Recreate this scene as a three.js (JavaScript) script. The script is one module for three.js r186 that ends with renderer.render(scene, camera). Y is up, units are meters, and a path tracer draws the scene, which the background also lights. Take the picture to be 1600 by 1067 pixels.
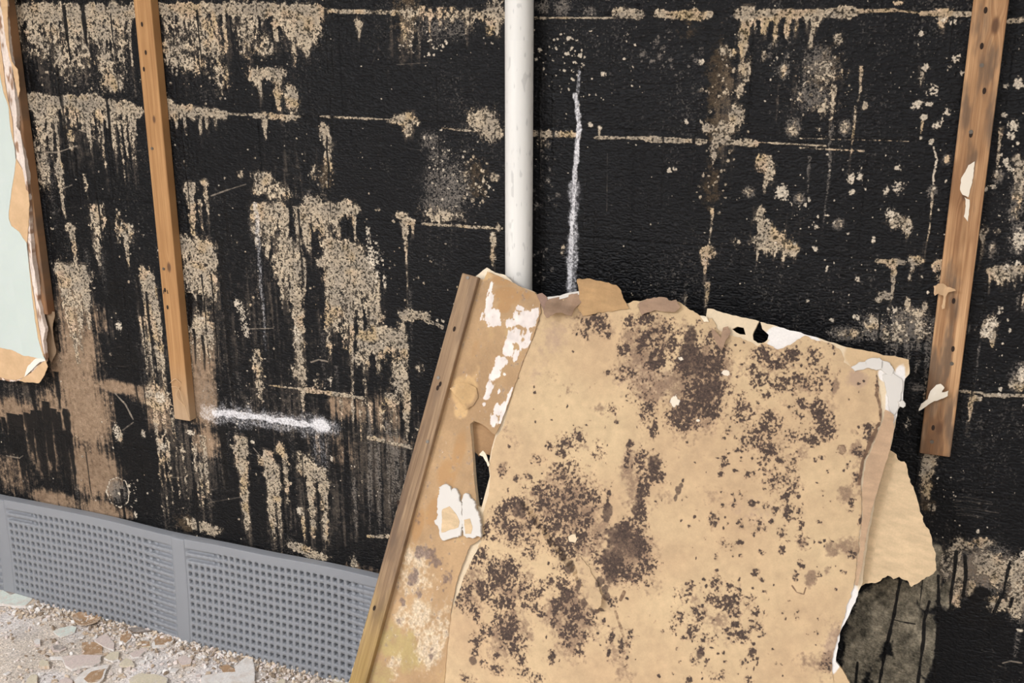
import * as THREE from 'three';
import { mergeGeometries, toCreasedNormals } from 'three/addons/utils/BufferGeometryUtils.js';
import { RoundedBoxGeometry } from 'three/addons/geometries/RoundedBoxGeometry.js';
import { RectAreaLightUniformsLib } from 'three/addons/lights/RectAreaLightUniformsLib.js';

// ---------------------------------------------------------------- camera, light, exposure
const scene = new THREE.Scene();
scene.background = new THREE.Color(0x202224);
const FPX = 1675, YAW = THREE.MathUtils.degToRad(22), PITCH = THREE.MathUtils.degToRad(17);
const camera = new THREE.PerspectiveCamera(2 * Math.atan(533.5 / FPX) * 180 / Math.PI, 1600 / 1067, 0.05, 30);
camera.position.set(0, 1.485, 1.878);
camera.rotation.order = 'YXZ';
camera.rotation.set(-PITCH, YAW, 0);
camera.updateMatrixWorld(true);
const renderer = new THREE.WebGLRenderer({ antialias: true });
renderer.toneMapping = THREE.LinearToneMapping;
renderer.toneMappingExposure = 0.785;
renderer.shadowMap.enabled = true;
RectAreaLightUniformsLib.init();
const LAMPS = [            // x, z, width, depth, strength: two unseen ceiling panels, added to light the room
  [-1.9, 2.95, 1.2, 1.2, 34],
  [0.3, 2.75, 1.2, 1.2, 14],
];
const ROOM = { x0: -3.2, x1: 1.5, z1: 3.7, top: 2.45 };

// ---------------------------------------------------------------- helpers: numbers
function rng(seed) { let s = seed >>> 0; return () => { s = (s + 0x6D2B79F5) >>> 0; let t = s; t = Math.imul(t ^ (t >>> 15), t | 1); t ^= t + Math.imul(t ^ (t >>> 7), t | 61); return ((t ^ (t >>> 14)) >>> 0) / 4294967296; }; }
const PERM = new Uint8Array(512), VAL = new Float32Array(256);
{ const r = rng(77); const p = [...Array(256).keys()]; for (let i = 255; i > 0; i--) { const j = Math.floor(r() * (i + 1)); [p[i], p[j]] = [p[j], p[i]]; } for (let i = 0; i < 512; i++) PERM[i] = p[i & 255]; for (let i = 0; i < 256; i++) VAL[i] = r(); }
function vn(x, y) {        // value noise 0..1
  const xi = Math.floor(x), yi = Math.floor(y); let fx = x - xi, fy = y - yi;
  fx = fx * fx * (3 - 2 * fx); fy = fy * fy * (3 - 2 * fy);
  const a = xi & 255, b = (xi + 1) & 255, c = yi & 255, d = (yi + 1) & 255;
  const v00 = VAL[PERM[PERM[a] + c]], v10 = VAL[PERM[PERM[b] + c]], v01 = VAL[PERM[PERM[a] + d]], v11 = VAL[PERM[PERM[b] + d]];
  return v00 + (v10 - v00) * fx + (v01 - v00) * fy + (v00 - v10 - v01 + v11) * fx * fy;
}
function fbm(x, y, o) { let s = 0, a = 0.5, t = 0; for (let i = 0; i < o; i++) { s += a * vn(x, y); t += a; x = x * 2.03 + 17.1; y = y * 2.03 + 5.7; a *= 0.55; } return s / t; }
const clamp = (v, a = 0, b = 1) => v < a ? a : v > b ? b : v;
const sstep = (a, b, v) => { const t = clamp((v - a) / (b - a)); return t * t * (3 - 2 * t); };
const lerp = (a, b, t) => a + (b - a) * t;

// ---------------------------------------------------------------- helpers: places measured on the surfaces they lie on
const _d = new THREE.Vector3();
function ray(u, v) { return _d.set((u - 800) / FPX, -(v - 533.5) / FPX, -1).applyQuaternion(camera.quaternion); }
function onWall(u, v, z = 0) { const d = ray(u, v), t = (z - camera.position.z) / d.z; return new THREE.Vector3().copy(d).multiplyScalar(t).add(camera.position); }
function onFloor(u, v, y = 0) { const d = ray(u, v), t = (y - camera.position.y) / d.y; return new THREE.Vector3().copy(d).multiplyScalar(t).add(camera.position); }

// ---------------------------------------------------------------- helpers: objects
const taken = {};
function numbered(name) { const n = taken[name] = (taken[name] ?? -1) + 1; return n ? name + '_' + String(n).padStart(3, '0') : name; }
function tag(o, label, category, group, kind) { if (label) o.userData.label = label; if (category) o.userData.category = category; if (group) o.userData.group = group; if (kind) o.userData.kind = kind; return o; }
function thing(name, label, category, pos = [0, 0, 0], group) { const o = new THREE.Group(); o.name = numbered(name); o.position.set(...pos); scene.add(o); return tag(o, label, category, group); }
function structGroup(name) { const o = new THREE.Group(); o.name = name; o.userData.kind = 'structure'; scene.add(o); return o; }
function part(parent, name, geo, mat, label) { const m = new THREE.Mesh(geo, mat); m.name = parent === scene ? numbered(name) : name; m.castShadow = m.receiveShadow = true; parent.add(m); if (label) m.userData.label = label; return m; }
function uvXY(g, sx = 1, sy = 1) { const p = g.attributes.position, uv = new Float32Array(p.count * 2); for (let i = 0; i < p.count; i++) { uv[2 * i] = p.getX(i) * sx; uv[2 * i + 1] = p.getY(i) * sy; } g.setAttribute('uv', new THREE.BufferAttribute(uv, 2)); return g; }
function uvXZ(g) { const p = g.attributes.position, uv = new Float32Array(p.count * 2); for (let i = 0; i < p.count; i++) { uv[2 * i] = p.getX(i); uv[2 * i + 1] = p.getZ(i); } g.setAttribute('uv', new THREE.BufferAttribute(uv, 2)); return g; }

// torn outline: each edge cut in steps and pushed in and out
function torn(poly, amp, step, seed, keep = () => false) {
  const out = [];
  for (let i = 0; i < poly.length; i++) {
    const a = poly[i], b = poly[(i + 1) % poly.length], L = Math.hypot(b[0] - a[0], b[1] - a[1]), n = Math.max(1, Math.round(L / step));
    const nx = -(b[1] - a[1]) / L, ny = (b[0] - a[0]) / L, quiet = keep(i);
    for (let k = 0; k < n; k++) {
      const t = k / n, x = a[0] + (b[0] - a[0]) * t, y = a[1] + (b[1] - a[1]) * t;
      const w = quiet || k === 0 ? 0 : amp * ((fbm(x * 90 + seed, y * 90, 2) - 0.5) * 1.6 + (vn(x * 420 + seed, y * 420) - 0.5) * 1.2);
      out.push([x + nx * w, y + ny * w]);
    }
  }
  return out;
}
// a sheet with its own thickness: outline -> cut into a fine grid, bent by height(x, y)
function cut(poly, axis, at, keepLess) {           // the part of an outline on one side of a grid line
  const out = [], inside = p => keepLess ? p[axis] <= at : p[axis] >= at;
  for (let i = 0; i < poly.length; i++) {
    const a = poly[i], b = poly[(i + 1) % poly.length], ia = inside(a), ib = inside(b);
    if (ia) out.push(a);
    if (ia !== ib) { const t = (at - a[axis]) / (b[axis] - a[axis]), p = [0, 0]; p[axis] = at; p[1 - axis] = a[1 - axis] + (b[1 - axis] - a[1 - axis]) * t; out.push(p); }
  }
  return out;
}
function sheet(poly, thick, edge, height, holes = []) {
  const h = height || (() => 0), pos = [];
  if (holes.length) {                                // a hole is joined to the outline by a cut
    for (const hole of holes) {
      let best = [1e9, 0, 0]; poly.forEach((p, i) => hole.forEach((q, k) => { const d = Math.hypot(p[0] - q[0], p[1] - q[1]); if (d < best[0]) best = [d, i, k]; }));
      const area = q => q.reduce((s, p, i) => { const n = q[(i + 1) % q.length]; return s + p[0] * n[1] - n[0] * p[1]; }, 0);
      const ring = Math.sign(area(poly)) === Math.sign(area(hole)) ? hole.slice().reverse() : hole, k0 = ring.indexOf(hole[best[2]]);
      poly = [...poly.slice(0, best[1] + 1), ...ring.slice(k0), ...ring.slice(0, k0 + 1), ...poly.slice(best[1])];
    }
  }
  if (poly.reduce((s, p, i) => { const n = poly[(i + 1) % poly.length]; return s + p[0] * n[1] - n[0] * p[1]; }, 0) < 0) poly = poly.slice().reverse();
  const put = (p, up) => pos.push(p[0], p[1], h(p[0], p[1]) + (up ? thick : 0));
  const tri = (a, b, c) => { const s = (b[0] - a[0]) * (c[1] - a[1]) - (b[1] - a[1]) * (c[0] - a[0]); if (Math.abs(s) < 1e-12) return; if (s < 0) [b, c] = [c, b]; put(a, 1); put(b, 1); put(c, 1); put(a, 0); put(c, 0); put(b, 0); };
  const ys = poly.map(p => p[1]), e = edge || 1e3, off = 0.00037, y0 = Math.floor(Math.min(...ys) / e), y1 = Math.ceil(Math.max(...ys) / e);
  for (let j = y0 - 1; j <= y1; j++) {
    const ya = j * e + off, row = cut(cut(poly, 1, ya, false), 1, ya + e, true); if (row.length < 3) continue;
    const xs = row.map(p => p[0]), x0 = Math.floor(Math.min(...xs) / e), x1 = Math.ceil(Math.max(...xs) / e);
    for (let i = x0 - 1; i <= x1; i++) {
      const xa = i * e + off, c = cut(cut(row, 0, xa, false), 0, xa + e, true); if (c.length < 3) continue;
      const pts = c.filter((p, k) => { const q = c[(k + 1) % c.length]; return Math.abs(p[0] - q[0]) + Math.abs(p[1] - q[1]) > 1e-7; }); if (pts.length < 3) continue;
      for (const f of THREE.ShapeUtils.triangulateShape(pts.map(p => new THREE.Vector2(p[0], p[1])), [])) tri(pts[f[0]], pts[f[1]], pts[f[2]]);
    }
  }
  for (let i = 0; i < poly.length; i++) { const a = poly[i], b = poly[(i + 1) % poly.length]; put(a, 0); put(b, 0); put(b, 1); put(a, 0); put(b, 1); put(a, 1); }
  const g = new THREE.BufferGeometry(); g.setAttribute('position', new THREE.Float32BufferAttribute(pos, 3));
  return toCreasedNormals(uvXY(g), 0.7);
}

// ---------------------------------------------------------------- helpers: surface pictures in metres
function tex(data, W, H, srgb) { const t = new THREE.DataTexture(data, W, H); t.magFilter = t.minFilter = THREE.LinearFilter; t.wrapS = t.wrapT = THREE.RepeatWrapping; if (srgb) t.colorSpace = THREE.SRGBColorSpace; t.needsUpdate = true; return t; }
function metric(t, x0, y0, w, h) { t.repeat.set(1 / w, 1 / h); t.offset.set(-x0 / w, -y0 / h); return t; }
class Field {              // a density map on a rectangle of a surface
  constructor(W, H, x0, y0, w, h) { Object.assign(this, { W, H, x0, y0, w, h }); this.d = new Float32Array(W * H); }
  each(xa, xb, ya, yb, fn) {
    const { W, H } = this, i0 = Math.max(0, Math.floor((xa - this.x0) / this.w * W)), i1 = Math.min(W - 1, Math.ceil((xb - this.x0) / this.w * W));
    const j0 = Math.max(0, Math.floor((ya - this.y0) / this.h * H)), j1 = Math.min(H - 1, Math.ceil((yb - this.y0) / this.h * H));
    for (let j = j0; j <= j1; j++) { const y = this.y0 + (j + 0.5) / H * this.h; for (let i = i0; i <= i1; i++) { const v = fn(this.x0 + (i + 0.5) / W * this.w, y), k = j * W + i; if (v > this.d[k]) this.d[k] = v; } }
  }
  stamp(s) {
    if (s.k === 'blob') this.each(s.x - s.rx * 1.4, s.x + s.rx * 1.4, s.y - s.ry * 1.4, s.y + s.ry * 1.4, (x, y) => s.d * (1 - sstep(0.35, 1.35, Math.hypot((x - s.x) / s.rx, (y - s.y) / s.ry))));
    else if (s.k === 'drip') this.each(s.x - s.w * 2, s.x + s.w * 2, s.y - s.l, s.y + s.w, (x, y) => {
      const t = clamp((s.y - y) / s.l), c = s.x + (vn(y * 28 + s.x * 900, s.x * 300) - 0.5) * Math.min(s.w, 0.006) * 0.8;
      const hw = s.w * 0.5 * lerp(1.1, 0.4, t) * (0.65 + 0.7 * vn(y * 90, s.x * 700)) + 1e-5;
      return s.d * (1 - sstep(0.35, 1.9, Math.abs(x - c) / hw)) * (1 - 0.25 * t) * (1 - sstep(0.75, 1, t));
    });
    else if (s.k === 'line') {
      for (let q = 0; q + 1 < s.p.length; q++) {
        const [ax, ay] = s.p[q], [bx, by] = s.p[q + 1], m = s.w * 2;
        const L2 = (bx - ax) ** 2 + (by - ay) ** 2 || 1e-9;
        this.each(Math.min(ax, bx) - m, Math.max(ax, bx) + m, Math.min(ay, by) - m, Math.max(ay, by) + m, (x, y) => {
          const t = clamp(((x - ax) * (bx - ax) + (y - ay) * (by - ay)) / L2), hw = s.w * 0.5 * (0.55 + 0.9 * vn(x * 70 + s.w * 999, y * 70));
          return s.d * (1 - sstep(0.55, 1.45, Math.hypot(x - ax - (bx - ax) * t, y - ay - (by - ay) * t) / hw));
        });
      }
    }
  }
}
// ---------------------------------------------------------------- the block wall: what is on its black coating, each mark where it stands on the wall
const MARKS = { tan: [], wash: [], grey: [], pale: [], white: [], rust: [], black: [], hair: [], scab: [], film: [] };
const scaleAt = (u, v) => { const c = onWall(u, v), a = onWall(u + 1, v), b = onWall(u, v + 1); return [c, Math.abs(a.x - c.x), Math.abs(b.y - c.y)]; };
function blob(k, u, v, ru, rv, d = 0.9) { const [c, mx, my] = scaleAt(u, v); MARKS[k].push({ k: 'blob', x: c.x, y: c.y, rx: ru * mx, ry: rv * my, d }); }
function drip(k, u, v, len, w, d = 0.9) { const [c, mx, my] = scaleAt(u, v); MARKS[k].push({ k: 'drip', x: c.x, y: c.y, l: len * my, w: w * mx, d }); if (k === 'tan') MARKS.film.push({ k: 'drip', x: c.x, y: c.y, l: len * my * 1.5, w: w * mx * 1.25, d: 0.9 * d }); }
function line(k, pts, w, d = 0.9) { const [, mx] = scaleAt(...pts[0]); MARKS[k].push({ k: 'line', p: pts.map(p => { const c = onWall(...p); return [c.x, c.y]; }), w: w * mx, d }); }
const mr = rng(4021);
function fringe(k, u0, v0, u1, v1, n, lmin, lmax, w = 6, d = 0.85) { for (let i = 0; i < n; i++) { const t = (i + mr() * 0.9) / n; drip(k, lerp(u0, u1, t), lerp(v0, v1, t), lerp(lmin, lmax, mr() * mr()), w * (0.6 + 0.8 * mr()), d * (0.75 + 0.3 * mr())); } }
function specks(k, u, v, ru, rv, n, r0, r1, d = 0.9) { for (let i = 0; i < n; i++) { const a = mr() * 6.283, q = Math.sqrt(mr()), r = lerp(r0, r1, mr() ** 2); blob(k, u + Math.cos(a) * q * ru, v + Math.sin(a) * q * rv, r, r * (0.8 + 0.6 * mr()), d * (0.7 + 0.3 * mr())); } }
const B = (...a) => blob('tan', ...a), D = (...a) => drip('tan', ...a), W = (...a) => blob('wash', ...a), G = (...a) => blob('grey', ...a), P = (...a) => blob('pale', ...a), R = (...a) => blob('rust', ...a), K = (...a) => drip('black', ...a), C = (...a) => blob('scab', ...a);
const L = (u0, v0, u1, v1, w, d) => line('tan', [[u0, v0], [(u0 + u1) / 2, (v0 + v1) / 2], [u1, v1]], w, d);

// first joint from the top
L(20, 20, 205, 20, 22, 0.92); L(245, 14, 400, 14, 15, 0.95); L(400, 14, 505, 18, 17, 0.95); L(505, 17, 612, 19, 5, 0.75); L(612, 20, 790, 24, 9, 0.62);
L(836, 28, 960, 28, 3, 0.8); L(960, 20, 1000, 22, 14, 0.85); L(1030, 22, 1105, 24, 14, 0.9); L(1155, 24, 1330, 18, 15, 0.97); L(1330, 18, 1400, 16, 8, 0.9); L(1400, 16, 1440, 21, 4, 0.9); L(1440, 21, 1524, 22, 7, 0.9); L(1578, 34, 1602, 30, 15, 0.9);
fringe('tan', 25, 24, 205, 24, 20, 35, 130, 8); fringe('tan', 248, 20, 490, 20, 20, 20, 120, 8); fringe('tan', 1158, 26, 1290, 24, 10, 20, 90, 8); fringe('tan', 640, 20, 760, 24, 9, 15, 60, 7, 0.7);
B(60, 55, 26, 30, 0.62); B(112, 80, 26, 42, 0.6); B(112, 40, 22, 26, 0.82); B(150, 45, 34, 30, 0.75); B(175, 128, 20, 20, 0.85); B(165, 100, 18, 24, 0.72); B(95, 95, 16, 36, 0.6); B(188, 60, 12, 60, 0.62); B(60, 80, 30, 16, 0.5);
B(275, 80, 26, 36, 0.66); B(322, 60, 34, 46, 0.66); B(300, 100, 36, 20, 0.55); B(384, 40, 20, 56, 0.62); B(345, 120, 16, 30, 0.55); B(470, 44, 34, 32, 0.9); B(488, 30, 20, 26, 0.95); D(456, 28, 84, 9); D(478, 60, 36, 12, 0.9); B(410, 70, 26, 22, 0.52);
B(418, 114, 30, 11, 0.92); B(398, 118, 14, 18, 0.75); D(404, 122, 36, 9); D(433, 126, 56, 12, 0.95); B(456, 155, 13, 26, 0.88); D(462, 160, 20, 7); L(400, 180, 460, 184, 7, 0.8); B(446, 186, 8, 7, 0.9); D(412, 184, 38, 7); B(560, 38, 8, 14, 0.75); D(560, 40, 22, 5);
R(635, 20, 24, 60, 0.85); B(636, 40, 14, 44, 0.5); G(690, 40, 60, 30, 0.6); B(770, 30, 18, 36, 0.75); B(775, 15, 16, 20, 0.7); specks('pale', 700, 60, 90, 34, 60, 0.8, 3, 0.75); specks('pale', 660, 70, 40, 18, 20, 1, 4, 0.8);
// second joint
L(40, 158, 150, 160, 18, 0.98); L(150, 160, 215, 174, 15, 0.95); L(256, 166, 300, 174, 15, 0.95); L(300, 174, 350, 178, 10, 0.9); L(350, 178, 470, 182, 3, 0.7); L(500, 182, 612, 187, 3, 0.75); B(632, 188, 25, 11, 0.98); D(637, 192, 25, 14); L(690, 200, 742, 205, 3, 0.7); B(755, 188, 30, 24, 0.82); B(768, 204, 22, 22, 0.8); B(262, 165, 10, 16, 0.8);
L(834, 210, 892, 211, 11, 0.78); L(930, 215, 1010, 216, 5, 0.95); L(1010, 217, 1102, 222, 8, 0.97); L(1130, 222, 1180, 225, 9, 0.85); L(1180, 222, 1290, 228, 3, 0.75); L(1250, 231, 1350, 236, 3, 0.6); L(1250, 216, 1420, 221, 2, 0.5);
fringe('tan', 50, 164, 215, 174, 24, 30, 140, 7); fringe('tan', 256, 172, 345, 180, 7, 12, 50, 6); B(62, 255, 12, 54, 0.62); D(60, 172, 150, 13, 0.75); B(66, 262, 14, 22, 0.75); B(92, 265, 8, 22, 0.82); D(94, 280, 70, 6); D(84, 170, 110, 6); D(133, 280, 34, 6, 0.6); D(110, 215, 22, 9, 0.7); D(135, 172, 80, 8);
// left part between the strips and right of the second strip
B(110, 357, 10, 10, 0.85); D(113, 362, 70, 7, 0.8); D(152, 345, 36, 20, 0.62); D(152, 385, 36, 9, 0.7); B(195, 362, 20, 20, 0.62); D(196, 372, 56, 7, 0.75); B(185, 340, 6, 12, 0.5); specks('pale', 200, 375, 30, 45, 22, 0.8, 2.6, 0.85);
B(112, 425, 34, 15, 0.95); B(95, 420, 14, 12, 0.9); fringe('tan', 88, 430, 138, 432, 7, 60, 220, 10); W(112, 480, 34, 70, 0.72); W(125, 545, 36, 70, 0.86); W(130, 640, 52, 80, 0.98); W(145, 735, 50, 52, 0.98); W(112, 590, 30, 60, 0.95); W(160, 800, 40, 24, 0.9); W(85, 555, 12, 60, 0.85); W(155, 500, 16, 30, 0.6);
W(30, 650, 46, 30, 0.82); W(20, 640, 30, 22, 0.9); W(70, 700, 40, 50, 0.62); W(20, 740, 40, 40, 0.52); W(85, 780, 50, 16, 0.85); W(78, 640, 26, 40, 0.8); W(190, 606, 60, 12, 0.95); W(232, 618, 36, 20, 0.9); W(245, 650, 22, 36, 0.7);
fringe('black', 5, 660, 105, 650, 15, 60, 150, 8, 0.95); K(60, 665, 120, 14, 0.95); K(72, 640, 150, 10, 0.9); K(100, 690, 90, 14, 0.9); K(48, 590, 60, 10, 0.8); K(88, 590, 60, 7, 0.8);
B(230, 440, 14, 22, 0.95); B(222, 425, 6, 16, 0.7); D(226, 450, 190, 9, 0.85); D(236, 455, 150, 10, 0.9); D(243, 460, 190, 8, 0.9); B(245, 622, 22, 26, 0.9); P(250, 622, 9, 12, 0.8); D(240, 630, 160, 7, 0.7); D(255, 640, 150, 7, 0.6); D(268, 640, 160, 6, 0.5); D(222, 505, 90, 8, 0.7); P(186, 510, 6, 9, 0.9);
P(182, 674, 6, 16, 0.75); B(187, 682, 7, 14, 0.6); P(224, 678, 5, 7, 0.9); P(256, 698, 7, 7, 0.75); D(252, 690, 130, 5, 0.6); D(262, 700, 110, 5, 0.6); D(285, 700, 110, 6, 0.5); P(298, 676, 10, 5, 0.8);
line('hair', [[180, 615], [196, 632], [208, 655]], 2.6, 0.9); line('hair', [[192, 672], [208, 660]], 2, 0.7); line('hair', [[68, 238], [90, 238], [120, 228]], 2, 0.85); line('hair', [[98, 295], [112, 289]], 2, 0.75); line('hair', [[124, 203], [138, 208], [150, 218]], 2, 0.9); line('hair', [[330, 306], [352, 298], [384, 288]], 1.8, 0.8); line('hair', [[225, 655], [262, 655]], 1.5, 0.6); line('hair', [[268, 746], [284, 746]], 1.5, 0.6); line('hair', [[328, 785], [375, 777]], 1.6, 0.6); line('hair', [[10, 712], [30, 716], [36, 712]], 2, 0.8); line('hair', [[386, 514], [426, 513]], 2, 0.85); line('hair', [[486, 566], [498, 562], [512, 565]], 2.2, 0.9); line('hair', [[580, 102], [590, 82]], 1.5, 0.5); line('hair', [[620, 101], [668, 98]], 1.6, 0.6);
D(297, 300, 80, 12, 0.92); B(299, 305, 6, 10, 0.9); B(320, 285, 7, 10, 0.8); D(321, 290, 60, 6, 0.75); D(313, 320, 45, 6, 0.6); B(288, 385, 12, 22, 0.88); B(312, 392, 30, 24, 0.93); B(330, 405, 14, 16, 0.85); B(308, 430, 28, 50, 0.76); B(330, 440, 12, 50, 0.7); B(316, 520, 24, 46, 0.76); W(312, 560, 26, 60, 0.85); W(316, 620, 28, 60, 0.97); W(322, 690, 24, 30, 0.85); D(285, 430, 200, 8, 0.75); D(318, 690, 110, 8, 0.65); D(303, 700, 100, 6, 0.55); P(314, 497, 8, 2, 0.8); G(325, 620, 18, 30, 0.4);
K(345, 380, 300, 9, 0.95); K(352, 300, 90, 7, 0.9); K(345, 640, 160, 10, 0.9); K(295, 470, 50, 10, 0.9); K(312, 470, 30, 7, 0.85); K(302, 520, 60, 5, 0.7); K(262, 200, 90, 10, 0.9); K(168, 160, 170, 4, 0.9); K(150, 280, 150, 4, 0.8); K(190, 470, 130, 6, 0.9); K(100, 15, 100, 5, 0.9); K(130, 15, 70, 6, 0.9); K(308, 20, 100, 3, 0.8); K(210, 640, 90, 8, 0.6);
P(370, 475, 5, 10, 0.8); P(378, 490, 6, 20, 0.65); P(384, 516, 7, 16, 0.7); specks('pale', 378, 500, 14, 34, 26, 0.8, 2.4, 0.85); drip('white', 400, 325, 270, 7, 0.5); D(402, 330, 60, 9, 0.7); D(404, 580, 60, 10, 0.75); B(402, 565, 12, 26, 0.58);
// the wide stains in the middle of the left half
B(412, 280, 20, 14, 0.8); B(404, 295, 14, 12, 0.7); B(432, 300, 26, 20, 0.62); B(408, 326, 20, 12, 0.95); B(434, 324, 14, 12, 0.75); B(376, 272, 6, 10, 0.6); fringe('tan', 390, 332, 450, 332, 8, 30, 110, 8); B(412, 365, 12, 34, 0.55);
B(506, 205, 10, 16, 0.93); B(514, 225, 10, 16, 0.9); B(512, 255, 10, 22, 0.8); R(508, 280, 12, 26, 0.95); B(490, 270, 8, 14, 0.5); B(489, 318, 20, 15, 0.92); B(515, 328, 38, 15, 0.97); B(540, 322, 18, 12, 0.85); B(470, 332, 16, 8, 0.85); B(556, 326, 8, 11, 0.88); fringe('tan', 462, 336, 530, 336, 11, 30, 100, 9); D(553, 335, 52, 6); D(478, 340, 60, 14, 0.9);
B(448, 388, 20, 20, 0.98); B(434, 410, 14, 20, 0.7); B(466, 396, 10, 18, 0.8); fringe('tan', 432, 405, 478, 410, 8, 50, 110, 9); B(462, 465, 12, 14, 0.85); D(460, 420, 60, 14, 0.85); D(464, 470, 150, 15, 0.95); B(468, 582, 14, 16, 0.85); D(472, 590, 70, 7, 0.7); P(463, 520, 6, 20, 0.6);
B(517, 385, 18, 18, 0.98); B(548, 395, 26, 22, 0.97); B(530, 415, 30, 26, 0.98); B(563, 420, 24, 24, 0.95); B(550, 440, 34, 16, 0.9); B(505, 410, 12, 12, 0.8); fringe('tan', 506, 436, 590, 440, 12, 50, 190, 10); D(520, 440, 90, 22, 0.9); D(546, 450, 150, 10, 0.9); D(512, 480, 90, 10, 0.7); P(577, 385, 6, 20, 0.7); P(583, 405, 12, 20, 0.72); P(574, 360, 4, 10, 0.7); P(589, 428, 4, 9, 0.7); P(601, 440, 4, 16, 0.6); specks('pale', 585, 400, 16, 45, 26, 0.8, 3, 0.85); specks('tan', 610, 470, 30, 70, 24, 0.8, 2.4, 0.85);
B(628, 338, 13, 7, 0.98); B(636, 346, 12, 9, 0.92); D(632, 350, 60, 8, 0.9); D(635, 400, 90, 3, 0.55); B(615, 346, 3, 3, 0.9); D(645, 350, 18, 6);
G(700, 290, 46, 46, 0.75); B(692, 336, 36, 14, 0.72); G(690, 320, 40, 20, 0.8); L(660, 350, 784, 357, 4, 0.75); G(672, 220, 20, 18, 0.75); G(685, 245, 22, 20, 0.7); R(745, 280, 26, 36, 0.7); specks('pale', 720, 280, 55, 50, 90, 0.8, 3, 0.78); B(772, 277, 10, 8, 0.62); D(770, 372, 56, 8, 0.8); P(770, 366, 5, 4, 0.9); B(778, 355, 6, 8, 0.8); specks('pale', 690, 225, 30, 30, 20, 1, 4, 0.75);
B(590, 496, 12, 9, 0.96); B(598, 515, 22, 8, 0.9); B(610, 525, 28, 12, 0.9); B(575, 528, 14, 14, 0.85); fringe('tan', 560, 530, 616, 534, 8, 20, 80, 9); B(630, 540, 10, 44, 0.88); L(630, 494, 668, 494, 12, 0.97); L(664, 500, 690, 510, 6, 0.88); B(640, 490, 16, 8, 0.98); B(625, 585, 15, 38, 0.72); B(634, 620, 9, 40, 0.82); B(612, 625, 16, 14, 0.7); D(636, 640, 50, 9, 0.7); P(683, 501, 3, 3, 0.95); P(692, 502, 3, 3, 0.95); B(560, 560, 12, 14, 0.6); D(568, 560, 120, 6, 0.55); D(548, 550, 90, 6, 0.5); B(655, 575, 8, 10, 0.55);
// lowest course in view, left half
L(420, 602, 480, 609, 3, 0.75); L(470, 608, 566, 622, 6, 0.9); W(535, 635, 34, 24, 0.7); W(560, 640, 24, 24, 0.6); W(600, 640, 40, 40, 0.45); W(520, 700, 40, 40, 0.4); W(620, 690, 34, 10, 0.6); L(576, 684, 640, 698, 6, 0.7); fringe('tan', 530, 630, 640, 640, 10, 40, 130, 5, 0.62); B(497, 600, 10, 10, 0.5); P(516, 596, 5, 12, 0.55);
line('white', [[335, 645], [370, 647], [410, 653], [450, 659], [512, 668]], 10, 0.9); line('white', [[325, 646], [370, 649], [410, 655], [450, 661], [516, 669]], 26, 0.5); blob('white', 500, 664, 20, 15, 1); blob('white', 345, 643, 30, 8, 0.6); blob('white', 500, 700, 16, 40, 0.35);
specks('pale', 365, 668, 40, 22, 34, 0.7, 2, 0.8); P(394, 691, 5, 3, 0.95); line('hair', [[396, 700], [406, 712]], 2.2, 0.9); line('hair', [[380, 700], [390, 708]], 2, 0.7);
B(370, 700, 12, 8, 0.9); B(375, 718, 10, 10, 0.9); D(377, 700, 156, 16, 0.96); B(416, 722, 16, 12, 0.93); D(420, 720, 140, 14, 0.93); D(432, 735, 116, 9, 0.85); B(438, 702, 9, 12, 0.85); D(445, 710, 90, 8, 0.8); B(484, 735, 24, 14, 0.92); B(475, 715, 20, 12, 0.6); D(484, 745, 110, 11, 0.92); B(506, 755, 10, 16, 0.85); D(504, 745, 120, 13, 0.82); P(467, 798, 4, 8, 0.95); D(472, 800, 56, 6, 0.8); P(518, 716, 3, 5, 0.9); D(312, 730, 80, 7, 0.65);
B(318, 824, 28, 10, 0.93); B(330, 830, 14, 8, 0.9); B(300, 815, 14, 8, 0.6); B(468, 856, 22, 9, 0.95); B(492, 868, 24, 8, 0.93); R(290, 818, 18, 16, 0.9); B(552, 880, 7, 14, 0.75); L(575, 838, 612, 838, 5, 0.6); W(560, 890, 40, 12, 0.5);
G(184, 768, 17, 20, 0.95); line('pale', [[166, 768], [172, 750], [184, 746], [196, 752], [202, 768], [200, 784], [188, 793], [174, 786], [166, 768]], 1.8, 0.7); P(186, 771, 3, 3, 0.9); specks('pale', 208, 768, 12, 24, 18, 0.8, 2.6, 0.9); P(212, 804, 3, 6, 0.9); W(190, 800, 24, 12, 0.7);
for (let i = 0; i < 16; i++) drip('grey', 540 + mr() * 110, 640 + mr() * 120, 60 + mr() * 120, 3 + mr() * 3, 0.75);
// right half
specks('pale', 872, 92, 40, 46, 44, 1, 4.2, 0.95); specks('pale', 930, 100, 80, 60, 44, 0.8, 3, 0.9); P(942, 115, 5, 5, 1); P(886, 84, 5, 4, 1); P(1096, 97, 6, 6, 1); specks('grey', 1050, 85, 50, 40, 46, 1.5, 6, 0.85); specks('pale', 1010, 60, 200, 110, 70, 0.6, 1.8, 0.85); specks('grey', 850, 280, 24, 60, 30, 1.5, 6, 0.8); specks('grey', 845, 410, 20, 30, 20, 1.5, 5, 0.8); B(846, 220, 10, 14, 0.6); P(923, 195, 4, 6, 0.9); P(937, 200, 4, 4, 0.95); D(937, 202, 14, 4, 0.9);
P(1046, 266, 5, 5, 1); P(1054, 264, 6, 3, 1); P(1073, 190, 4, 5, 0.9); line('hair', [[949, 240], [948, 330]], 1.6, 0.55); G(848, 10, 14, 14, 0.8); G(878, 12, 16, 16, 0.85); G(920, 18, 14, 10, 0.75); B(970, 18, 10, 10, 0.8);
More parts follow.
